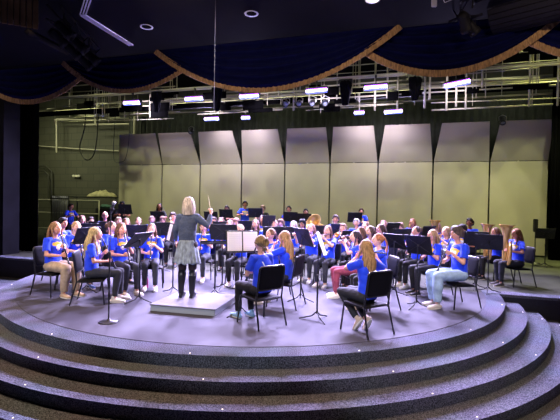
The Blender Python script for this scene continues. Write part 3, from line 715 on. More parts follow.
# hair, all in the seated frame, root at (0,0,0)
def lock(bm, start, end, bulge, r0, r1, wave=0, n=7):
    P = []; R = []; ph = random.uniform(0, 6)
    for i in range(n):
        t = i/(n-1); p = V(start).lerp(V(end), t) + V(bulge)*math.sin(PI*t)
        p += V((math.sin(ph + t*9), math.cos(ph*1.3 + t*8), 0))*wave*t; P.append(p); R.append(r0 + (r1-r0)*t)
    tube(bm, P, R, n=8)
def hair(style):
    random.seed(hash_(style))
    def cap(bm, fx=1.0, front=.0):
        def fn(d, p):
            q = V(p)*(1 + .03*noise.noise(V((p.x*30, p.y*8, p.z*8))))
            if d.z < -.1: q.x *= 1.0; q.z *= .75
            return q
        ell(bm, HC + V((0, .020 - front, .018)), (.083*fx, .098, .103*fx), 36, 26, fn)
    def f(bm):
        if style == 'bald':
            for i in range(14):
                a = PI*(i/13); c = V((math.cos(a)*.073, .012 + math.sin(a)*.083, 0)); lock(bm, HC + c + V((0, 0, .02)), HC + c*.97 + V((0, 0, -.05)), c.normalized()*.004, .010, .008)
            return
        if style == 'short':
            cap(bm, 1.0, .006)
            for i in range(14):
                a = (i/13-.5)*2.0; lock(bm, HC + V((.035*math.sin(a), -.01, .108)), HC + V((.070*math.sin(a*1.05), -.084*math.cos(a*.8), .068)), (0, -.012, .008), .013, .008)
            for i in range(12):
                a = PI*(i/11) ; c = V((math.cos(a)*.08, .02 + math.sin(a)*.085, 0)); lock(bm, HC + c + V((0, 0, .03)), HC + c*.97 + V((0, 0, -.055 - .02*math.sin(a))), c.normalized()*.006, .018, .010)
            return
        if style == 'mop':
            cap(bm, 1.04, .01)
            for i in range(30):
                a = 2*PI*i/30; c = V((math.cos(a)*.085, .01 + math.sin(a)*.095, 0)); zb = -.06 if math.sin(a) > -.3 else .05
                lock(bm, HC + V((c.x*.4, c.y*.4+.01, .11)), HC + c*1.02 + V((0, 0, zb)), c*.22 + V((0, 0, .012)), .017, .009, .005)
            return
        if style == 'tied':
            cap(bm)
            for i in range(12):
                a = PI*(i/11); c = V((math.cos(a)*.078, .015 + math.sin(a)*.08, -.02)); lock(bm, HC + c + V((0, -.02, .03)), HC + V((0, .115, .015)), c.normalized()*.01, .018, .016)
            for i in range(14):
                a = 2*PI*i/14; lock(bm, HC + V((.02*math.cos(a), .12, .02+.02*math.sin(a))), HC + V((.035*math.cos(a+1.5), .135, .02+.04*math.sin(a+1.5))), V((math.cos(a+.8), .3, math.sin(a+.8)))*.03, .013, .009)
            for i in range(5): lock(bm, HC + V((.03*(i-2)/2, .1, -.05)), HC + V((.05*(i-2)/2, .09, -.13)), (0, .02, 0), .008, .004)
            return
        if style == 'pony':
            cap(bm)
            for i in range(12):
                a = PI*(i/11); c = V((math.cos(a)*.078, .015 + math.sin(a)*.08, -.01)); lock(bm, HC + c + V((0, -.02, .03)), HC + V((0, .115, .04)), c.normalized()*.01, .018, .016)
            for i in range(12): lock(bm, HC + V((random.uniform(-.01, .01), .115, .045)), HC + V((random.uniform(-.04, .04), .135, -.24 + random.uniform(-.05, .03))), (0, .045, .01), .016, .007, .008)
            return
        if style == 'bob':
            cap(bm, 1.05)
            for i in range(30):
                a = -0.55 + (PI + 1.1)*(i/29); c = V((math.cos(a)*.088, .02 + math.sin(a)*.092, 0)); lock(bm, HC + V((c.x*.5, c.y*.4 + .01, .10)), HC + c*.98 + V((0, 0, -.14 - .015*math.sin(a))), c*.24 + V((0, 0, .02)), .02, .014, .004)
            return
        L = {'long': .30, 'longw': .38, 'shoulder': .21}[style]; w = {'long': .006, 'longw': .018, 'shoulder': .005}[style]
        cap(bm, 1.03)
        for i in range(38):
            a = -0.2 + (PI + .4)*(i/37); c = V((math.cos(a)*.085, .02 + math.sin(a)*.092, 0))
            e = HC + V((c.x*1.02, c.y*.85 + .045*max(0, math.sin(a)) + (.035 if abs(math.cos(a)) > .8 else .03), -L*random.uniform(.85, 1.05)))
            if math.sin(a) < .15: e.y = min(e.y, -.085) if i % 2 else e.y + .06; e.z += .03
            lock(bm, HC + V((c.x*.6, c.y*.5 + .01, .09)), e, c*.22 + V((0, 0, .02)), .018, .008, w, 10)
    return remesh(mk('hair', f), .0065, 1, .5)
def hash_(s): return sum(ord(c)*(i+3) for i, c in enumerate(s))
HAIR = {s: hair(s) for s in ('bald', 'short', 'mop', 'tied', 'pony', 'bob', 'long', 'longw', 'shoulder')}
def hairmat(h):
    n = 'hair_' + h.strip('#')
    c = [int(h[i:i+2], 16) for i in (1, 3, 5)]; g = sum(c)/3
    h = '#%02x%02x%02x' % tuple(int(x*.76 + g*.24) for x in c)
    return mat(n, h, .6, noise_s=26, amt=.45, stretch=(3, 3, .35), bump=.4, spec=.2)
def clar(t): return V((0, -.124, 1.096)).lerp(V((0, -.365, .545)), t)
cd = (clar(1) - clar(0)).normalized()
POSE = {
 'clarinet': {'L': dict(w=clar(.42) + V((.068, .055, -.015)), hint=(.55, .35, -.8), hd=(-.75, -.65, .1), pn=(-.65, .6, .1), side=1, curl=.75), 'R': dict(w=clar(.70) + V((-.066, .06, -.015)), hint=(-.55, .35, -.8), hd=(.75, -.65, .1), pn=(.65, .6, .1), side=1, curl=.75)},
 'flute': {'L': dict(w=(-.005, -.215, .99), hint=(.8, -.2, -.7), hd=(-.75, -.15, .55), pn=(-.3, .9, 0), side=-1, curl=.8), 'R': dict(w=(-.335, -.13, .98), hint=(-.6, .4, -.8), hd=(-.2, -.5, .6), pn=(.2, -.5, -.5), side=-1, curl=.7)},
 'trumpet': {'L': dict(w=(.055, -.27, .985), hint=(.8, .1, -.7), hd=(-.35, -.8, .35), pn=(-.8, .2, 0), side=1, curl=.9), 'R': dict(w=(-.055, -.29, 1.01), hint=(-.8, .1, -.7), hd=(.3, -.85, .3), pn=(.5, .1, -.7), side=1, curl=.7)},
 'tuba': {'L': dict(w=(.15, -.26, .78), hint=(.8, .2, -.6), hd=(-.5, -.7, .2), pn=(-.9, .2, 0), side=1, curl=.5), 'R': dict(w=(-.09, -.215, 1.02), hint=(-.8, .1, -.5), hd=(.55, -.75, .25), pn=(.6, -.1, -.3), side=1, curl=.6)},
 'sax': {'L': dict(w=(.035, -.235, .93), hint=(.8, .25, -.7), hd=(-.85, -.5, .1), pn=(-.5, .7, .1), side=1, curl=.75), 'R': dict(w=(-.145, -.225, .73), hint=(-.8, .35, -.6), hd=(.65, -.75, .1), pn=(.65, .6, .1), side=1, curl=.75)},
 'rest': {'L': dict(w=(.09, -.25, .615), hint=(.7, .6, -.3), hd=(-.3, -.9, -.1), pn=(0, -.1, -1), side=-1, curl=.3), 'R': dict(w=(-.09, -.25, .615), hint=(-.7, .6, -.3), hd=(.3, -.9, -.1), pn=(0, -.1, -1), side=1, curl=.3)},
 'sticks': {'L': dict(w=(.11, -.27, .80), hint=(.7, .6, -.4), hd=(-.3, -.9, .1), pn=(-.2, 0, -1), side=-1, curl=1.0), 'R': dict(w=(-.11, -.27, .82), hint=(-.7, .6, -.4), hd=(.3, -.9, .1), pn=(.2, 0, -1), side=1, curl=1.0)},
 'conduct': {'L': dict(w=(.215, -.06, .555), elbow=(.20, .03, .74), hd=(0, -.25, -1), pn=(-1, 0, 0), side=1, curl=.35), 'R': dict(w=(-.335, -.12, 1.00), elbow=(-.33, .02, .81), hd=(.05, -.1, 1), pn=(.8, -.5, 0), side=-1, curl=1.1)},
}
MB_ = {}
def body_mesh(pose, legs, dz):
    k = ('b', pose, legs, dz)
    if k not in MB_: MB_[k] = build_body(POSE[pose], legs, dz)
    return MB_[k]
def shirt_mesh(pose, dz, long=False):
    k = ('s', pose, dz, long)
    if k not in MB_: MB_[k] = build_shirt(POSE[pose], dz, long)
    return MB_[k]
def trouser_mesh(legs, dz, wide):
    k = ('t', legs, dz, wide)
    if k not in MB_: MB_[k] = build_trousers(legs, dz, wide)
    return MB_[k]
BLUE = shirt_mat('blue_band_shirt', '#0a3fe8')
BLACKS = mat('black_top', '#131318', .8, noise_s=6, amt=.2)
SKIN = [mat('skin_%d' % i, c, .5, noise_s=14, amt=.05, spec=.4) for i, c in enumerate(('#dc9f82', '#e3ad92', '#c78c6c', '#94603f', '#d89a7c'))]
EW = mat('eye_white', '#e8e4e0', .3); EI = mat('iris_dark', '#2a1c14', .2); LIPM = mat('lips', '#c4685e', .5)
def shoe_mat(c): return mat('shoe_' + c.strip('#'), c, .6)
WHITE_SOLE = mat('sole_white', '#e4e0da', .6)
def person(label, px, Y, a, pose='clarinet', legs='normal', style='long', hc='#6b4a2f', pants='#1b1c24', shoes='#ded8d0', skin=0, sc=1.0, z=0, shirt=None, wide=1.0, X=None, long=False, dz=0, group='band members'):
    loc = V((wx(px, Y) if X is None else X, Y, z))
    r = thing('person', label, 'person', loc, math.radians(a), group, sc)
    sk = SKIN[skin]
    b = ob('body', body_mesh(pose, legs, dz), sk, r)
    s = ob('shirt' if not long else 'sweater', shirt_mesh(pose, dz, long), shirt or BLUE, r); s['lift'] = float(dz)
    ob('trousers', trouser_mesh(legs, dz, wide), mat('cloth_' + pants.strip('#'), pants, .85, noise_s=10, amt=.2), r)
    ob('hair', HAIR[style], hairmat(hc), r, loc=(0, 0, dz))
    for s_ in (-1, 1):
        ob('eye', EYE, [EW, EI], r, loc=HC + V((s_*.030, -.0705, .006+dz)))
        ob('eyebrow', BROW, hairmat(hc), r, loc=HC + V((s_*.031, -.0835, .026+dz)))
    ob('lips', LIPS, LIPM, r, loc=HC + V((0, -.0905, -.047+dz)))
    if 'glasses' in label: ob('glasses', GLASSES, black, r, loc=(0, 0, dz))
    if pose != 'conduct':
        for s_ in (-1, 1):
            h, k, an = legpts(legs, s_, dz); tilt = 0 if legs == 'stand' else LEGS[legs][2]
            sh = ob('shoe', SHOE, shoe_mat(shoes), r, loc=(an.x, an.y, an.z - .085), rot=(math.radians(-tilt if tilt < 0 else -tilt), 0, math.radians(6*s_)))
            if tilt: 
                R = Matrix.Rotation(math.radians(tilt*-1 if tilt < 0 else -tilt), 4, 'X'); sh.location = an - (R @ V((0, 0, .085)))
            so = ob('sole', SOLE, WHITE_SOLE, sh)
    return r
# ---------------------------------------------------------------- chair
def rrect(w, h, r, n=5):
    P = []
    for cx, cz, a0 in ((w-r, h-r, 0), (-w+r, h-r, 90), (-w+r, -h+r, 180), (w-r, -h+r, 270)):
        for i in range(n+1):
            a = math.radians(a0 + 90*i/n); P.append((cx + r*math.cos(a), cz + r*math.sin(a)))
    return P
def padshell(bm, w, h, r, th, curve, M, mi=0):
    """rounded rectangular plate, curved, made of concentric loops"""
    loops = []
    for side in (0, 1):
        for k in (1.0, .93, .6, .25):
            y = (th*.5 if side else -th*.5) * (1 if k < .98 else .35)
            loops.append((side, k, [bm.verts.new(M @ V((x*k, y + curve*((x*k/w)**2), z*k))) for x, z in rrect(w, h, r)]))
    A = [l for s, k, l in loops if s == 0]; Bk = [l for s, k, l in loops if s == 1]; n = len(A[0])
    for L in (A, Bk):
        for p, q in zip(L, L[1:]):
            for i in range(n): f = bm.faces.new((p[i], p[(i+1) % n], q[(i+1) % n], q[i])); f.smooth = True; f.material_index = mi
        bm.faces.new(L[-1]).material_index = mi
    for i in range(n): bm.faces.new((A[0][i], A[0][(i+1) % n], Bk[0][(i+1) % n], Bk[0][i])).material_index = mi
Ms = Matrix.Translation((0, .0, .402)) @ Matrix.Rotation(math.radians(88), 4, 'X')
Mb = Matrix.Translation((0, .245, .69)) @ Matrix.Rotation(math.radians(-9), 4, 'X')
CH = dict(
 seat=mk('seat', lambda bm: padshell(bm, .225, .205, .05, .028, -.012, Ms)),
 backrest=mk('backrest', lambda bm: padshell(bm, .215, .165, .045, .022, .0, Mb @ Matrix.Translation((0, -.004, 0)))),
 back_rim=mk('rim', lambda bm: tube(bm, [Mb @ V((x, 0, z)) for x, z in rrect(.218, .168, .05)] + [Mb @ V((.218, 0, .118))], .0135, n=8)),
 seat_frame=mk('sf', lambda bm: (tube(bm, [(-.215, -.19, .384), (.215, -.19, .384)], .011, n=8), tube(bm, [(-.215, .2, .38), (.215, .2, .38)], .011, n=8), tube(bm, [(-.215, -.19, .384), (-.215, .2, .38)], .011, n=8), tube(bm, [(.215, -.19, .384), (.215, .2, .38)], .011, n=8))),
 fl=mk('fl', lambda bm: tube(bm, [(-.215, -.185, .39), (-.235, -.225, .012)], .0125, n=8)),
 fr=mk('fr', lambda bm: tube(bm, [(.215, -.185, .39), (.235, -.225, .012)], .0125, n=8)),
 rl=mk('rl', lambda bm: tube(bm, [(-.222, .225, .56), (-.222, .20, .39), (-.24, .30, .012)], .0125, n=8)),
 rr=mk('rr', lambda bm: tube(bm, [(.222, .225, .56), (.222, .20, .39), (.24, .30, .012)], .0125, n=8)))
def chair(label, loc, a, sc=1):
    r = thing('band_chair', label, 'chair', loc, a, 'black band chairs', sc)
    ob('seat', CH['seat'], plast, r); b = ob('backrest', CH['backrest'], plast, r); ob('back_rim', CH['back_rim'], framebl, b)
    ob('seat_frame', CH['seat_frame'], framebl, r)
    for k in ('fl', 'fr', 'rl', 'rr'): ob('leg', CH[k], framebl, r)
    return r
# ---------------------------------------------------------------- music stand, reading side towards -Y
ST = {}
def stand(label, px, Y, a, h=1.12, tilt=22, X=None, pages=None, wide=.25, z=0, label_p=None, base_r=.24):
    loc = V((wx(px, Y) if X is None else X, Y, z)); r = thing('music_stand', label, 'music stand', loc, math.radians(a), 'black music stands')
    M = Matrix.Translation((0, 0, h)) @ Matrix.Rotation(math.radians(-tilt), 4, 'X')
    def desk(bm):
        box(bm, (-wide, -.004, -.165), (wide, .004, .17), M, bev=.003)
        box(bm, (-wide, -.06, -.172), (wide, .004, -.165), M); box(bm, (-wide, -.06, -.172), (wide, -.055, -.15), M)
        for s in (-1, 1): tube(bm, [M @ V((-.2*s, .010, -.14)), M @ V((.2*s, .010, .14))], .004, n=6)
        tube(bm, [M @ V((-wide, .006, .168)), M @ V((wide, .006, .168))], .006, n=6)
    kd = ('d', h, tilt, wide)
    if kd not in ST: ST[kd] = mk('desk', desk)
    d = ob('desk', ST[kd], standbl, r)
    kp = ('p', h)
    if kp not in ST: ST[kp] = mk('pole', lambda bm: (tube(bm, [(0, .035, .10), (0, .035, .62)], .0135, n=10), tube(bm, [(0, .035, .6), (0, .035, h-.02)], .009, n=10), tube(bm, [(0, .035, h-.02), (0, .01, h)], .012, n=8), tube(bm, [(0, .035, .60), (0, .035, .66)], .019, n=10)))
    ob('pole', ST[kp], standbl, r)
    for i in range(3):
        ang = PI/2 + i*2*PI/3
        kl = ('l', i)
        if kl not in ST: ST[kl] = mk('leg', lambda bm: tube(bm, [(0, .035, .13), (.08*math.cos(ang), .035+.08*math.sin(ang), .06), (.26*math.cos(ang), .035+.26*math.sin(ang), .012)], [.010, .010, .009], n=8))
        ob('leg', ST[kl], standbl, r)
    if pages:
        for i, (x0, x1, rz) in enumerate(pages):
            def pg(bm):
                M2 = M @ Matrix.Rotation(rz, 4, 'Y')
                box(bm, (x0, -.012, -.163), (x1, -.0065, .150), M2)
                for k in range(9):
                    zz = .11 - k*.029
                    for q in range(3): box(bm, (x0+.02, -.0135, zz - q*.004), (x1-.02, -.012, zz - q*.004 + .0012), M2, mi=1)
            kk = ('pg', h, tilt, x0, x1, rz)
            if kk not in ST: ST[kk] = mk('page', pg)
            o = ob('sheet_music', ST[kk], [paper, ink], loc=loc, rot=(0, 0, math.radians(a)))
            tag(o, (label_p or 'white music page on a stand') + (', %s page' % ('left', 'right')[i] if len(pages) > 1 else ''), 'sheet music', 'sheet music on stands')
    return r
# ---------------------------------------------------------------- instruments, modelled in the player's frame
def I_clar(bm):
    p0, p1 = clar(0), clar(1); d = (p1-p0).normalized(); M = align(p0, d); L = (p1-p0).length
    lathe(bm, [(0, -.0), (.006, 0), (.010, .05), (.013, .07), (.0125, .08), (.0115, .3), (.014, .31), (.014, .325), (.012, .33), (.0125, L-.08), (.015, L-.07), (.018, L-.03), (.030, L), (.026, L), (.01, L-.03), (0, L-.03)], M, 16)
def K_clar(bm):
    p0, p1 = clar(0), clar(1); d = (p1-p0).normalized(); M = align(p0, d); L = (p1-p0).length
    tube(bm, [M @ V((.015, 0, .13)), M @ V((.015, 0, L-.12))], .0025, n=6)
    for i in range(11):
        z = .14 + i*.033; q = M @ V((0, 0, z)); n = (M.to_3x3() @ V((0, 1, 0))); n = n if n.y < 0 else -n
        lathe(bm, [(0, .016), (.008, .016), (.008, .012)], align(q, n), 10)
    for z in (.075, .305, L-.075): lathe(bm, [(.0135, z), (.0145, z), (.0145, z+.008), (.0135, z+.008)], M, 14)
fA, fB = V((.075, -.136, 1.092)), V((-.54, -.150, 1.03))
def I_flute(bm):
    d = (fB-fA).normalized(); M = align(fA, d); L = (fB-fA).length
    lathe(bm, [(0, 0), (.0095, 0), (.0095, .16), (.012, .165), (.012, .19), (.0095, .195), (.0095, L), (0, L)], M, 14); ell(bm, fA + d*.085 + V((0, 0, .006)), (.018, .011, .006), 12, 6)
def K_flute(bm):
    d = (fB-fA).normalized(); L = (fB-fA).length
    for i in range(12): q = fA + d*(.22 + i*.03); lathe(bm, [(0, .015), (.0085, .015), (.0085, .009)], align(q, V((0, -.3, 1))), 10)
    tube(bm, [fA + d*.2 + V((0, -.008, .010)), fA + d*(L-.03) + V((0, -.008, .010))], .003, n=6)
def I_trumpet(bm):
    m = V((0, -.124, 1.096)); e = V((0, -.62, 1.06)); d = (e-m).normalized()
    lathe(bm, [(.009, 0), (.011, .01), (.006, .03), (.006, .09)], align(m, d), 12)
    tube(bm, [m + d*.08, m + d*.40], .0065, n=8); M = align(m + d*.14 + V((0, 0, -.055)), d)
    lathe(bm, [(.006, -.04), (.0065, .1), (.009, .2), (.016, .27), (.030, .315), (.060, .345), (.060, .349), (.028, .32), (.012, .27)], M, 24)
    tube(bm, [m + d*.40, m + d*.43 + V((0, 0, -.03)), m + d*.40 + V((0, 0, -.055)), m + d*.1 + V((0, 0, -.055))], .0065, n=8)
    tube(bm, [m + d*.14 + V((0, 0, -.055)), m + d*.09 + V((0, 0, -.028)), m + d*.14 + V((0, .0, 0))], .0065, n=8)
def K_trumpet(bm):
    m = V((0, -.124, 1.09)); d = V((0, -1, 0))
    for i in range(3): tube(bm, [m + d*(.20 + i*.028) + V((0, 0, -.085)), m + d*(.20 + i*.028) + V((0, 0, .03))], .0115, n=10); tube(bm, [m + d*(.20+i*.028) + V((0, 0, .03)), m + d*(.20+i*.028) + V((0, 0, .05))], .005, n=8)
def I_tuba(bm, k=1.0):
    c = V((.02, -.31, .52)); M = Matrix.Translation(c) @ Matrix.Rotation(math.radians(-3), 4, 'X')
    lathe(bm, [(.03, .0), (.05, .12), (.06, .3), (.066, .5), (.078, .62), (.098, .72), (.13, .79), (.175, .818), (.177, .824), (.168, .82), (.12, .78), (.085, .70), (.06, .58)], M, 30)
    tube(bm, [M @ V(q) for q in ((0, 0, .06), (.02, 0, -.0), (.10, 0, -.035), (.17, 0, .0), (.19, 0, .1), (.19, 0, .38), (.15, 0, .45), (.11, 0, .40), (.105, 0, .12), (.08, 0, .06))], [.03, .036, .038, .036, .033, .028, .025, .022, .02, .018], n=12)
    tube(bm, [M @ V(q) for q in ((-.04, .04, .15), (-.11, .05, .12), (-.14, .05, .2), (-.14, .05, .45), (-.10, .07, .54), (-.05, .13, .565), (-.02, .19, .56))], [.016, .016, .015, .012, .010, .008, .006], n=10)
    lathe(bm, [(.008, 0), (.016, .02), (.018, .03), (.01, .03)], align(M @ V((-.02, .19, .56)), (.0, .9, .1)), 12)
def K_tuba(bm):
    c = V((.02, -.31, .52))
    for i in range(3): tube(bm, [c + V((-.03 - i*.035, -.02+.05, .14)), c + V((-.03 - i*.035, .03, .38))], .016, n=10); tube(bm, [c + V((-.03 - i*.035, .03, .38)), c + V((-.03-i*.035, .03, .43))], .006, n=8)
def I_sax(bm):
    tube(bm, [(0, -.145, 1.085), (0, -.21, 1.11), (0, -.25, 1.07), (-.03, -.28, .95), (-.10, -.30, .62), (-.12, -.34, .54), (-.13, -.40, .55), (-.13, -.42, .66)], [.005, .009, .012, .017, .028, .034, .036, .045], n=12)
    lathe(bm, [(.045, 0), (.055, .06), (.075, .10), (.073, .10), (.04, .02)], align(V((-.13, -.42, .65)), (0, -.15, 1)), 20)
def K_sax(bm):
    for i in range(8): q = V((-.03, -.28, .93)).lerp(V((-.10, -.30, .64)), i/7); lathe(bm, [(0, .03), (.012, .03), (.012, .02)], align(q, (0, -1, .1)), 10)
def I_stick(x):
    return lambda bm: tube(bm, [(x, -.33, .80), (x*.4, -.66, .90)], [.007, .005], n=8)
INS = {'clarinet': (mk('clar', I_clar), mk('keys', K_clar), mat('ebony', '#101013', .3), chrome, 'body', 'keywork', 'black clarinet', V((0, -.25, .85))),
       'flute': (mk('flt', I_flute), mk('keys', K_flute), chrome, chrome, 'tube', 'keywork', 'silver flute', V((-.2, -.15, 1.06))),
       'trumpet': (mk('trp', I_trumpet), mk('valves', K_trumpet), brass, chrome, 'tubing', 'valves', 'brass trumpet', V((0, -.38, 1.06))),
       'tuba': (mk('tub', I_tuba), mk('valves', K_tuba), brass, chrome, 'tubing_and_bell', 'valves', 'brass euphonium', V((.02, -.31, .52))),
       'sax': (mk('sax', I_sax), mk('keys', K_sax), brass, brass, 'tubing_and_bell', 'keywork', 'brass saxophone', V((-.1, -.3, .6)))}
IN = {'clarinet': 'clarinet', 'flute': 'flute', 'trumpet': 'trumpet', 'tuba': 'euphonium', 'sax': 'saxophone'}
def instrument(kind, who, r, dz=0):
    me, kme, m1, m2, n1, n2, nm, anchor = INS[kind]
    M = Matrix.Translation(r.location) @ Matrix.Rotation(r.rotation_euler[2], 4, 'Z') @ Matrix.Scale(r.scale[0], 4)
    o = thing(IN[kind], '%s played by the %s' % (nm, who), IN[kind], M @ anchor, r.rotation_euler[2], IN[kind] + 's', r.scale[0])
    ob(n1, me, m1, o, loc=-anchor); ob(n2, kme, m2, o, loc=-anchor)
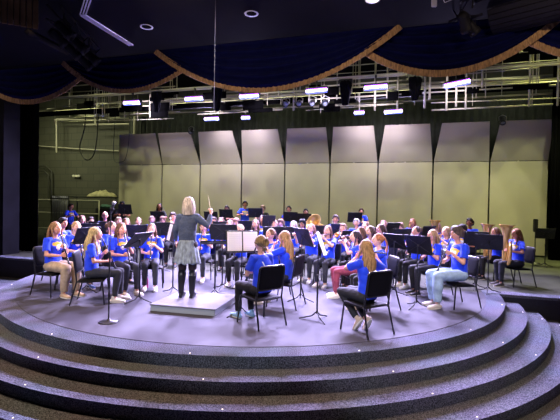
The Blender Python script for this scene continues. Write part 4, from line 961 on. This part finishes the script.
# who, px, Y, angle, pose, legs, hair, hair colour, trousers, shoes, skin, scale, instrument, chair phrase
W_, B_, DG = '#e4ded6', '#16161b', '#2b2d36'
PPL = [
 ('girl in khaki trousers at the far left', 55, 7.45, 66, 'clarinet', 'normal', 'shoulder', '#96683c', '#b09a80', '#c8a888', 0, 1.04, 'clarinet'),
 ('blonde player in blue patterned shoes behind the khaki trousers', 76, 8.25, 48, 'clarinet', 'normal', 'pony', '#b08850', B_, '#3a5a9a', 1, 1.02, 'clarinet'),
 ('dark-haired player half hidden behind the girl in khaki', 62, 8.75, 62, 'rest', 'normal', 'short', '#15110f', B_, B_, 2, 1.06, None),
 ('girl with long wavy blonde hair seated left of the microphone', 94, 6.95, 102, 'clarinet', 'normal', 'longw', '#c8a866', DG, W_, 0, 1.0, 'clarinet'),
 ('short-haired player just behind the microphone stand', 111, 8.55, 68, 'clarinet', 'normal', 'tied', '#5a3d26', B_, B_, 1, 1.02, 'clarinet'),
 ('girl with long brown hair right of the microphone', 121, 7.75, 48, 'clarinet', 'normal', 'long', '#6e4a30', DG, W_, 0, 1.03, 'clarinet'),
 ('long-haired girl in white shoes left of the conductor', 152, 8.3, 14, 'clarinet', 'normal', 'long', '#7d5238', DG, '#f0ece8', 1, 1.0, 'clarinet'),
 ('glasses-wearing bald man at the back left of the microphone', 105, 12.2, 25, 'rest', 'normal', 'bald', '#7a6a60', B_, B_, 0, 1.10, None),
 ('fair player whose face shows just right of the microphone head', 118.5, 11.4, 30, 'trumpet', 'normal', 'short', '#8a6a50', B_, B_, 1, 1.0, 'trumpet'),
 ('brown-haired girl in the second row above the long-haired girl', 126, 10.3, 30, 'flute', 'normal', 'shoulder', '#6a4832', B_, B_, 0, 1.02, None),
 ('player with tied brown hair four heads left of the conductor', 138.5, 11.6, 20, 'trumpet', 'normal', 'tied', '#5b3d2c', B_, B_, 1, 1.0, 'trumpet'),
 ('dark-haired player at the back by the low steel rack', 90.5, 11.3, 40, 'rest', 'normal', 'short', '#2c1c16', B_, B_, 1, 1.0, None),
 ('pale-faced player at the back, leftmost of that row', 82, 11.9, 40, 'rest', 'normal', 'bob', '#7a5442', B_, B_, 1, 1.0, None),
 ('pink-faced player low behind the grey stand left of the conductor', 152, 12.6, 15, 'rest', 'normal', 'short', '#8d6b5e', B_, B_, 1, 1.0, None),
 ('taller boy with glasses directly left of the conductor', 173, 11.2, 8, 'trumpet', 'normal', 'short', '#3a2a26', B_, B_, 0, 1.13, 'trumpet'),
 ('player with brown hair low beside the boy with glasses', 163, 12.4, 10, 'rest', 'normal', 'mop', '#76513f', B_, B_, 1, 1.0, None),
 ('player facing forward just right of the conductor', 204, 9.3, -4, 'clarinet', 'normal', 'tied', '#8c5d3e', DG, W_, 1, 1.0, 'clarinet'),
 ('dark-haired player under the conductor’s raised hand', 214.5, 12.2, -5, 'trumpet', 'normal', 'short', '#3b2420', B_, B_, 2, 1.02, 'trumpet'),
 ('brown-haired girl right of the conductor’s raised hand', 221.5, 11.7, -8, 'trumpet', 'normal', 'shoulder', '#5a3d2c', B_, B_, 0, 1.02, 'trumpet'),
 ('player whose forehead shows above the conductor stand', 230, 10.7, -10, 'rest', 'normal', 'bob', '#8a6454', B_, B_, 1, 1.0, None),
 ('reddish-haired player behind the white open score', 237, 12.0, -8, 'rest', 'normal', 'mop', '#a06a5c', B_, B_, 1, 1.0, None),
 ('girl whose head rises just over the white open score', 240.5, 8.8, -14, 'clarinet', 'normal', 'tied', '#c09a70', B_, W_, 1, 1.0, 'clarinet'),
 ('girl with long brown hair facing forward behind the score', 256, 10.2, -12, 'clarinet', 'normal', 'longw', '#70504a', B_, B_, 1, 1.04, 'clarinet'),
 ('player with purplish grey hair right behind the long brown hair', 263, 12.0, -10, 'rest', 'normal', 'bob', '#5c4650', B_, B_, 2, 1.08, None),
 ('light-haired player low in the middle row at centre', 275, 11.4, -12, 'trumpet', 'normal', 'short', '#a67c68', B_, B_, 1, 1.0, 'trumpet'),
 ('brown-haired player low in the middle row beside the light hair', 281.5, 12.0, -12, 'rest', 'normal', 'mop', '#74503c', B_, B_, 1, 1.0, None),
 ('child with pale ash hair in the middle row', 294, 10.9, -16, 'trumpet', 'normal', 'bob', '#8f8078', B_, B_, 1, 1.0, 'trumpet'),
 ('player with black hair and glasses in the middle row', 303, 11.3, -18, 'rest', 'normal', 'mop', '#14121a', B_, B_, 2, 1.03, None),
 ('girl with flute in white trainers behind the black side stand', 312, 9.45, -22, 'flute', 'normal', 'shoulder', '#8a5e4a', DG, W_, 1, 1.0, 'flute'),
 ('long-haired girl with flute behind the stand with two pages', 328.5, 8.9, -26, 'flute', 'normal', 'long', '#7b5244', DG, W_, 1, 1.0, 'flute'),
 ('older dark-haired player holding a white stick at the back', 336, 12.2, -15, 'sticks', 'normal', 'short', '#3a2824', B_, B_, 0, 1.12, None),
 ('brown-haired trumpet boy near the centre right', 344, 10.2, -24, 'trumpet', 'normal', 'short', '#7d5a44', B_, B_, 1, 1.0, 'trumpet'),
 ('girl in maroon leggings with a silver flute', 357, 7.75, -78, 'flute', 'normal', 'shoulder', '#3a2a30', '#8c3a4e', W_, 1, .98, 'flute'),
 ('brown-haired player right behind the girl with strawberry hair', 362, 8.55, -60, 'flute', 'normal', 'bob', '#6a4636', B_, B_, 0, 1.0, 'flute'),
 ('player with smooth brown hair left of the ginger girl', 371, 8.6, -55, 'flute', 'normal', 'shoulder', '#5a4038', B_, B_, 1, 1.02, 'flute'),
 ('player with a brown bob behind the curved black stand', 366, 10.2, -30, 'clarinet', 'normal', 'bob', '#6f4a3c', B_, B_, 1, 1.03, 'clarinet'),
 ('grey-haired player near the back right of centre', 357, 11.6, -22, 'rest', 'normal', 'short', '#94898c', B_, B_, 1, 1.06, None),
 ('girl with dark hair facing left above the ginger girl', 382, 9.0, -66, 'clarinet', 'normal', 'shoulder', '#45302c', B_, B_, 2, 1.04, 'clarinet'),
 ('reddish-brown haired player in the back row above the dark-haired girl', 384, 11.2, -28, 'clarinet', 'normal', 'bob', '#7e5348', B_, B_, 1, 1.04, 'clarinet'),
 ('short-haired player peering over the black stands at right', 401, 11.2, -32, 'rest', 'normal', 'mop', '#81614c', B_, B_, 1, 1.0, None),
 ('girl with auburn hair holding a saxophone at the back right', 413, 12.4, -35, 'sax', 'normal', 'long', '#8a4e34', B_, B_, 0, 1.06, 'sax'),
 ('player with dark tied hair behind the large tilted stand', 417.5, 8.9, -60, 'clarinet', 'normal', 'tied', '#4a3632', B_, W_, 0, 1.02, 'clarinet'),
 ('long-haired blonde girl left of the boy in light jeans', 434, 8.15, -72, 'clarinet', 'normal', 'long', '#b78a54', B_, B_, 0, 1.0, 'clarinet'),
 ('player with a reddish bob under the small brass bell', 438, 11.5, -40, 'tuba', 'normal', 'bob', '#93665a', B_, B_, 1, 1.0, 'tuba'),
 ('fair-haired player squeezed between the blonde girl and tall boy', 447, 9.35, -55, 'trumpet', 'normal', 'shoulder', '#a98060', B_, B_, 1, 1.0, 'trumpet'),
 ('dark curly-haired player hidden behind the boy in light jeans', 464, 10.3, -50, 'tuba', 'normal', 'mop', '#1f1a1c', B_, B_, 2, 1.02, None),
 ('dark-haired boy at the back right above the wide stand', 470.5, 11.6, -40, 'rest', 'normal', 'short', '#241a18', B_, B_, 3, 1.12, None),
 ('boy in light blue jeans with a clarinet', 459, 7.15, -76, 'clarinet', 'normal', 'mop', '#58463c', '#9cb6cf', '#cfc4bc', 0, 1.10, 'clarinet'),
 ('euphonium player hidden behind the wide black stand', 497, 10.0, -80, 'tuba', 'normal', 'shoulder', '#6a4a34', B_, B_, 1, .98, 'tuba'),
 ('girl at the far right hugging a euphonium', 518, 9.15, -84, 'tuba', 'normal', 'long', '#8a5a34', '#20222e', '#3a3436', 0, 1.0, 'tuba'),
 ('girl seen from behind with messy tied hair at front centre', 262, 5.90, -141, 'clarinet', 'normal', 'tied', '#8c7048', B_, '#8fb8d8', 1, 1.0, 'clarinet'),
 ('girl with long golden hair beside the girl with tied hair', 286, 6.95, -112, 'flute', 'normal', 'longw', '#b07f4a', DG, W_, 0, 1.0, 'flute'),
 ('girl with a brown ponytail in profile at front centre', 272, 7.75, -48, 'flute', 'normal', 'pony', '#8c5c3c', DG, W_, 1, .99, 'flute'),
 ('girl seen from behind with long strawberry hair at front right', 367.5, 5.62, -147, 'flute', 'tucked', 'longw', '#a87c4a', '#23252c', '#d8c0a8', 0, .99, 'flute'),
 ('ginger girl in profile behind the front right chair', 380, 6.95, -82, 'flute', 'normal', 'pony', '#b5683c', B_, '#dcd6c8', 1, .99, 'flute'),
]
for (who, px, Y, a, pose, legs, st, hc, pc, sc_, sk, s, ins) in PPL:
    lab = who + (' in a blue shirt' if len(who.split()) < 12 and 'blue' not in who else '')
    wide = 1.35 if pc in ('#b09a80', '#9cb6cf') else 1.0
    r = person(lab, px, Y, a, pose, legs, st, hc, pc, sc_, sk, s, wide=wide)
    chair('black band chair under the ' + who, r.location, math.radians(a))
    if ins: instrument(ins, who, r)
    if pose == 'sticks':
        tag(ob('drumstick', mk('stick', lambda bm: tube(bm, [(-.07, -.33, .86), (-.05, -.37, 1.28)], [.009, .007], n=8)), mat('pale_wood', '#e0cfae', .5), loc=r.location, rot=r.rotation_euler), 'white stick held upright by the older dark-haired player', 'drumstick')
# standing back row
STD = [
 ('boy standing at the far left beside the chimes', 70.5, 15.2, 60, 'short', '#3a2a1c', BLUE, 2, .98),
 ('person with dark curly hair standing behind a stand, back left', 122, 15.2, 20, 'mop', '#14100e', BLACKS, 3, 1.05),
 ('woman in black with long dark hair standing at the shell', 159.5, 15.0, 10, 'shoulder', '#1a1414', BLACKS, 3, 1.02),
 ('dark-haired boy standing behind a stand right of the baton', 227, 15.4, -5, 'short', '#2e2018', BLACKS, 0, 1.0),
 ('tallest boy standing at the shell in a printed blue shirt', 245, 15.8, 5, 'short', '#1c1410', BLUE, 2, 1.12),
 ('blond child standing behind the tall black stand, back centre', 263, 15.4, -5, 'mop', '#8a6a40', BLACKS, 1, 1.02),
 ('dark-haired boy in blue standing behind two low stands', 289, 15.3, -8, 'short', '#1a1612', BLUE, 2, 1.02),
 ('boy standing just left of the large brass bell', 306, 14.6, -12, 'short', '#1a1816', BLUE, 2, .97),
 ('short boy in blue standing alone right of centre', 361.5, 14.8, -18, 'short', '#4a3020', BLUE, 1, 1.0),
]
for who, px, Y, a, st, hc, sh, sk, s in STD:
    r = person(who, px, Y, a, 'sticks', 'stand', st, hc, B_, B_, sk, s, shirt=sh, dz=.34)
# conductor on the podium
PZ = .115
pod = [V((wx(150.5, 6.43), 6.43)), V((wx(217, 6.18), 6.18))]
fd = (pod[1]-pod[0]); wd = fd.length; ang = math.atan2(fd.y, fd.x); c = (pod[0]+pod[1])/2 + V((-fd.y, fd.x)).normalized()*.53
r = thing('podium', 'low square grey conductor podium with pale side faces', 'podium', V((c.x, c.y, 0)), ang)
ob('riser_box', mk('pb', lambda bm: box(bm, (-wd/2+.01, -.52, .008), (wd/2-.01, .52, PZ-.02), bev=.006)), mat('podium_side', '#9aa1a8', .5), r)
ob('top', mk('pt', lambda bm: box(bm, (-wd/2, -.53, PZ-.02), (wd/2, .53, PZ), bev=.006)), mat('podium_top', '#6c6b74', .8, noise_s=30, amt=.12), r)
ob('foot_rail', mk('pf', lambda bm: box(bm, (-wd/2+.05, -.5, 0), (wd/2-.05, .5, .01))), black, r)
sweater = mat('slate_sweater', '#454e60', .9, noise_s=40, amt=.15)
cr = person('conductor seen from behind in grey sweater, grey skirt and black boots, baton raised', 188.5, 6.95, 174, 'conduct', 'stand', 'bob', '#bda78a', '#2a1d20', B_, 4, 1.045, z=PZ, shirt=sweater, long=True, dz=.34, group='conductor')
sk_ = mat('grey_skirt', '#88949a', .9, noise_s=30, amt=.35, stretch=(1, 1, .4))
def skirt(bm):
    n = 72; R = []
    for j in range(13):
        t = j/12; z = .925 - t*.37; rx = .14 + .075*t; ry = .11 + .06*t
        R.append([bm.verts.new(((rx + .012*t*math.sin(i*2*PI/n*13))*math.cos(2*PI*i/n), .03 + (ry + .012*t*math.sin(i*2*PI/n*13))*math.sin(2*PI*i/n), z + .012*t*math.sin(i*.9))) for i in range(n)])
    R2 = [[bm.verts.new(((v.co.x)*.97, .03+(v.co.y-.03)*.97, v.co.z)) for v in r_] for r_ in R]
    for Q, fl in ((R, 0), (R2, 1)):
        for p, q in zip(Q, Q[1:]):
            for i in range(n): bm.faces.new((p[i], p[(i+1) % n], q[(i+1) % n], q[i])).smooth = True
    for a_, b_ in ((R[0], R2[0]), (R[-1], R2[-1])):
        for i in range(n): bm.faces.new((a_[i], a_[(i+1) % n], b_[(i+1) % n], b_[i]))
ob('skirt', mk('skirt', skirt), sk_, cr)
bootm = mat('black_leather', '#14151a', .35, spec=.6)
for s_ in (-1, 1):
    def boot(bm):
        x = s_*.088
        tube(bm, [(x, .0, .44), (x, .015, .34), (x, .03, .20), (x, .035, .12), (x, .03, .07)], [.064, .066, .052, .046, .046], n=18, round_=False)
        tube(bm, [(x, .05, .045), (x, 0, .05), (x, -.08, .04), (x, -.15, .03)], [.034, .038, .038, .022], [.04, .045, .032, .02], ref=V((1, 0, 0)), n=14)
        box(bm, (x-.028, .03, .0), (x+.028, .085, .04), bev=.005)
        for z in (.12, .36): tube(bm, [(x + .058*math.cos(a_)*(1 if z > .3 else .82), .025 + .058*math.sin(a_)*(1 if z > .3 else .85), z) for a_ in [2*PI*k/14 for k in range(15)]], .007, n=6)
    ob('boot', mk('boot', boot), bootm, cr)
hp = V((-.325, -.13, 1.07+.34))
M = Matrix.Translation(cr.location) @ Matrix.Rotation(cr.rotation_euler[2], 4, 'Z') @ Matrix.Scale(1.045, 4)
b = ob('baton', mk('baton', lambda bm: (tube(bm, [(0, 0, 0), (.05, -.02, .24)], [.004, .0025], n=8), ell(bm, (0, 0, -.01), (.011, .011, .02), 10, 8))), mat('pale_wood', '#e0cfae', .5), loc=M @ hp, rot=cr.rotation_euler)
tag(b, 'thin white baton raised in the conductor’s right hand', 'baton')
# conductor's flat stand
stand('conductor stand with flat wide desk beside the podium', 216, 7.55, -168, h=.97, tilt=80, wide=.27)
stand('black stand with crossed back ribs behind the conductor stand', 224, 8.15, 168, h=1.13, tilt=20, wide=.29)
# ---- music stands: label, px, Y, facing, height, tilt, half width, pages
P2 = [(-.23, -.01, .0), (.01, .23, .0)]
stand('stand with large open white score in front of the tied-hair girl', 243, 6.28, 14, h=1.13, tilt=14, pages=P2, label_p='large open white music score at front centre')
stand('stand with pages seen edge-on before the strawberry-haired girl', 321.5, 6.12, 80, h=1.14, tilt=20, pages=P2, label_p='music on the edge-on stand right of centre')
stand('black stand tilted left of the edge-on stand, before the golden-haired girl', 304, 7.35, 118, h=1.13, tilt=22, pages=[(-.22, .0, 0)], label_p='white page sticking out beside the dark tilted stand')
stand('black stand with a cross-ribbed back left of the podium', 139, 7.0, -108, h=1.06, tilt=42)
stand('dark slanted stand between the blonde player and the wavy-haired girl', 87, 7.75, -118, h=1.05, tilt=25)
stand('stand with white page turned sideways left of the conductor', 172, 7.7, -62, h=1.14, tilt=12, pages=[(-.22, .0, 0)], label_p='white page hanging beside the conductor’s left arm')
stand('large tilted black stand before the boy in light jeans', 419.5, 7.0, 136, h=1.06, tilt=20, wide=.225)
stand('black stand left of the large tilted stand', 396, 8.0, 128, h=1.03, tilt=32, wide=.21)
stand('wide black stand behind the boy in jeans, left half', 477, 8.75, 150, h=1.05, tilt=24)
stand('wide black stand in front of the euphonium girl, right half', 490, 8.35, 150, h=1.02, tilt=24)
stand('lone black stand at the far right by the dark curtain', 546, 12.2, 160, h=.98, tilt=24, wide=.25)
BK = [ # label, px, Y, a, h, tilt, wide
 ('tall black stand in front of the curly-haired person, back left', 125, 14.4, 170, 1.42, 15, .27),
 ('black stand in front of the woman in black', 157, 14.3, 176, 1.22, 30, .24),
 ('high black stand before the blond child at the back centre', 255.5, 14.5, 178, 1.37, 12, .27),
 ('black stand before the boy right of the baton', 226, 14.6, 178, 1.33, 30, .26),
 ('black stand just right of the raised baton hand, far back', 211, 14.5, 178, 1.24, 30, .26),
 ('left of the two low stands before the boy in blue', 290.5, 14.5, 182, 1.26, 15, .27),
 ('right of the two low stands, beside the brass bell', 304.5, 14.3, 184, 1.22, 15, .26),
 ('high black stand left of the short boy standing alone', 355, 13.9, 188, 1.30, 14, .27),
 ('stand before the bald man left of the microphone', 100, 9.7, -160, 1.14, 25, .26),
 ('stand before the leftmost pale-faced player', 88, 9.5, -150, 1.10, 25, .26),
 ('stand before the player with tied brown hair', 138, 9.3, -168, 1.10, 25, .26),
 ('grey-looking stand just left of the conductor’s shoulder', 161, 10.0, -172, 1.12, 18, .27),
 ('black stand behind the conductor stand, left of the score', 222, 10.7, 178, 1.14, 20, .25),
 ('small black stand behind the score', 247, 11.3, 180, 1.14, 20, .25),
 ('small upright black stand behind the long brown hair', 269, 11.3, 180, 1.22, 12, .2),
 ('wide black stand behind the golden-haired girl, left', 273.5, 9.6, 184, 1.10, 28, .26),
 ('wide black stand behind the golden-haired girl, right', 285, 9.9, 188, 1.09, 28, .26),
 ('grey-looking stand before the black-haired player with glasses', 320.5, 10.2, 194, 1.10, 12, .25),
 ('black stand left of the trumpet boy', 337, 10.9, 192, 1.12, 15, .2),
 ('curved-looking dark stand above the girl with maroon leggings', 351, 9.3, 196, 1.09, 40, .26),
 ('dark stand above the smooth brown hair', 374, 9.7, 200, 1.13, 35, .24),
 ('dark stand between the two back-row players at right', 393, 10.8, 200, 1.19, 25, .22),
 ('dark stand before the short-haired peering player', 402, 9.8, 202, 1.11, 35, .28),
 ('dark stand before the reddish-bobbed player', 428, 10.6, 205, 1.14, 30, .24),
]
for l, px, Y, a, h, t, w in BK: stand(l, px, Y, a, h=h if h > 1.19 else h - .07, tilt=t, wide=w - .02)
# front microphone on round base
p = at(110, 323, 1); Y = CAMH*F_/(323-hor(110)); p = V((wx(110, Y), Y, 0))
r = thing('microphone_stand', 'black round-based microphone stand at front left of the stage', 'microphone stand', p)
ob('base', mk('mb', lambda bm: lathe(bm, [(0, 0), (.135, 0), (.14, .008), (.12, .02), (.03, .03), (.015, .05), (0, .05)], None, 36)), black, r)
ob('pole', mk('mp', lambda bm: (tube(bm, [(0, 0, .03), (.005, 0, .95)], .011, n=10), tube(bm, [(.005, 0, .93), (.012, 0, 1.55)], .007, n=10), tube(bm, [(.005, 0, .9), (.005, 0, .98)], .016, n=10))), black, r)
M = align((.012, 0, 1.55), (.35, -.25, .8))
r2 = thing('microphone', 'grey vocal microphone with pale grille on the front stand', 'microphone', p, 0)
ob('handle', mk('mh', lambda bm: lathe(bm, [(0, -.02), (.014, -.02), (.017, .08), (.022, .12), (.022, .13), (0, .13)], M, 18)), mat('mic_grey', '#54545c', .4, .5), r2)
ob('grille', mk('mg', lambda bm: ell(bm, M @ V((0, 0, .15)), (.027, .027, .027), 18, 12)), mat('mic_grille', '#c8c8ce', .35, .8), r2)
ob('clip', mk('mc', lambda bm: lathe(bm, [(.019, .03), (.023, .03), (.024, .07), (.020, .07)], M, 16)), black, r2)
# tall speaker / stand at the far right
r = thing('column_speaker', 'slim black column speaker on a pole at the far right', 'speaker', V((wx(536, 12.9), 12.9, 0)))
ob('column', mk('cs', lambda bm: box(bm, (-.06, -.05, .98), (.06, .05, 1.38), bev=.015)), black, r)
ob('pole', mk('cpp', lambda bm: tube(bm, [(0, 0, .05), (0, 0, 1.0)], .015)), black, r)
ob('base', mk('cb2', lambda bm: lathe(bm, [(0, 0), (.16, 0), (.16, .02), (.02, .05), (0, .05)], None, 24)), black, r)
# big brass horn bell at back centre (sousaphone resting on a chair)
px, Y = 314, 13.6; p = V((wx(px, Y), Y, 0))
chair('black plastic band chair under the large brass sousaphone', p + V((0, .1, 0)), math.radians(-20))
r = thing('sousaphone', 'large brass sousaphone, its bell turned left, behind the middle rows', 'sousaphone', p + V((0, 0, .44)), 0, None, .93)
M = align((.12, 0, .62), (-.62, -.55, .42))
ob('bell', mk('sbell', lambda bm: lathe(bm, [(.05, -.28), (.06, -.15), (.09, .0), (.15, .12), (.25, .2), (.33, .23), (.335, .24), (.32, .238), (.24, .21), (.14, .13), (.08, .0)], M, 36)), brass, r)
ob('coil', mk('scoil', lambda bm: (tube(bm, [(.12 + .33*math.cos(t), .1+.03*t, .36 + .32*math.sin(t)) for t in [k*.3 for k in range(-6, 17)]], [.03 + .0008*k for k in range(23)], n=12), tube(bm, [V((.12, 0, .62)) - V((-.62, -.55, .42)).normalized()*.28, (.3, .2, .42), (.42, .18, .3)], [.05, .042, .035], n=12))), brass, r)
ob('valves', mk('sval', lambda bm: [tube(bm, [(.05+.05*i, -.02, .05), (.05+.05*i, -.02, .28)], .02, n=10) for i in range(3)] and None), chrome, r)
# red-maroon water bottle under a chair
p = at(147, 288, 1); Y = CAMH*F_/(291-hor(147)); 
tag(ob('water_bottle', mk('wb', lambda bm: lathe(bm, [(0, 0), (.034, 0), (.036, .01), (.036, .17), (.03, .19), (.02, .2), (.02, .23), (0, .235)], None, 20)), mat('magenta_bottle', '#9a2468', .35), loc=(wx(147.5, Y+.25), Y+.25, 0)), 'magenta water bottle standing on the floor left of the podium', 'bottle')

# ================================================================ LIGHT
def area(name, loc, tgt, sx, sy, e, col, spread=None):
    d = bpy.data.lights.new(name, 'AREA'); d.shape = 'RECTANGLE'; d.size = sx; d.size_y = sy; d.energy = e; d.color = lin(col)[:3]
    if spread: d.spread = math.radians(spread)
    o = bpy.data.objects.new(name, d); COL.objects.link(o); o.location = loc
    o.rotation_euler = (V(tgt) - V(loc)).to_track_quat('-Z', 'Y').to_euler(); return o
def spot(name, loc, tgt, e, col, ang, blend=.5, rad=.08):
    d = bpy.data.lights.new(name, 'SPOT'); d.energy = e; d.color = lin(col)[:3]; d.spot_size = math.radians(ang); d.spot_blend = blend; d.shadow_soft_size = rad
    o = bpy.data.objects.new(name, d); COL.objects.link(o); o.location = loc
    o.rotation_euler = (V(tgt) - V(loc)).to_track_quat('-Z', 'Y').to_euler(); return o
K = 1.0
for i, (u, v, z, L) in enumerate(lights):
    loc = B2W(u, v - .05, z - .06)
    area('led_throw', loc, B2W(u*.75, v - 5.5, 0), L, .07, (760 if L > .5 else 380) * K, '#cabdfa', 125)
    area('added_shell_fill', B2W(u, v + .16, z + .02), B2W(u, 7.2, 4.3), L, .07, (38, 26, 15)[min(i, 2)] * K, '#e4d6f6', 80)  # added fill behind each bar that brightens the shell tops
# house front lights in the ceiling, aimed at the players
for u, e in ((-4.2, 1), (-1.4, 1), (1.4, 1), (4.2, 1)):
    spot('front_light', B2W(u, -5.6, 4.8), B2W(u*.7, .0, .3), 650*e*K, '#f2ecff', 44, .7, .12)
for u in (-4.5, -1.5, 1.5, 4.5): spot('balcony_light', B2W(u*.8, -11.0, 4.4), B2W(u*.72, -1.7, 0), 1150*K, '#ece9fa', 29, .45, .1)
for u in (-5, -1.7, 1.7, 5): spot('top_light', B2W(u, 2.2, 5.4), B2W(u*.85, 1.8, 0), 750*K, '#e8e0ff', 85, .7, .15)
# olive work lights, shuttered to the lower shell panels
for i in range(19):
    u = -10.2 + i
    spot('shell_wash', B2W(u, 4.05, 7.2), B2W(u, 7.5, .3), 620*K, '#d8dca4', 40, .12, .05)
for u in (7.0, 9.5): area('side_light', B2W(u, 4.5, 7.2), B2W(u, 4.2, 0), .5, .2, 160*K, '#dfe08a', 90)
for u in (-16, -11.5): area('side_light', B2W(u, 7.2, 7.0), B2W(u, 10.2, 2.0), .5, .2, 60*K, '#dcdcb4', 130)
for u in (-11, -7, -3.5, 0, 3.5, 7, 10.5): area('added_pipe_fill', B2W(u, 1.3, 5.7), B2W(u, 5.0, 5.6), .8, .15, 8*K, '#eeeab8', 120)  # added fill hidden behind the valance, brightens the pipe fronts
for u in (-7, -2.5, 2, 6.5, 11): area('added_curtain_fill', B2W(u, 7.0, 7.3), B2W(u, 9.3, 5.0), .8, .15, 14*K, '#e4e8c8', 120)  # added fill to bring out the back curtain pleats
area('side_light', B2W(-14.5, 5.0, 6.3), B2W(-15, 10.5, 3.0), .6, .2, 105*K, '#e2e2c0', 120)  # added fill from the front for the pipes on the left wall
for u in (-5, -1.7, 1.7, 5): area('house_downlight', B2W(u, -4.7, 4.82), B2W(u, -5.2, ZF), .3, .3, 70*K, '#ffd6a8', 130)
for u in (-7.5, -.2, 2.2, 5.5): area('added_valance_fill', B2W(u, -4.4, 4.7), B2W(u, -1.3, 4.25), .5, .1, 14*K, '#ffe2c0', 90)  # added warm fill so the swags and gold fringe show
w = bpy.data.worlds.new('World'); S.world = w; w.use_nodes = True
w.node_tree.nodes['Background'].inputs[0].default_value = (.02, .02, .03, 1); w.node_tree.nodes['Background'].inputs[1].default_value = .3

# ================================================================ CAMERA
cam = bpy.data.cameras.new('camera'); co = bpy.data.objects.new('camera', cam); COL.objects.link(co); S.camera = co
cam.sensor_width = 36; cam.lens = F_/560*36; cam.clip_start = .05; cam.clip_end = 80
pitch = math.atan((210-HOR)/F_)
co.matrix_world = Matrix.Translation((0, 0, CAMH)) @ Matrix.Rotation(PI/2 - pitch, 4, 'X') @ Matrix.Rotation(ROLL, 4, 'Z')
S.view_settings.view_transform = 'Standard'; S.view_settings.look = 'None'; S.view_settings.exposure = 0; S.view_settings.gamma = 1
bpy.context.view_layer.layer_collection.children[0].exclude = False
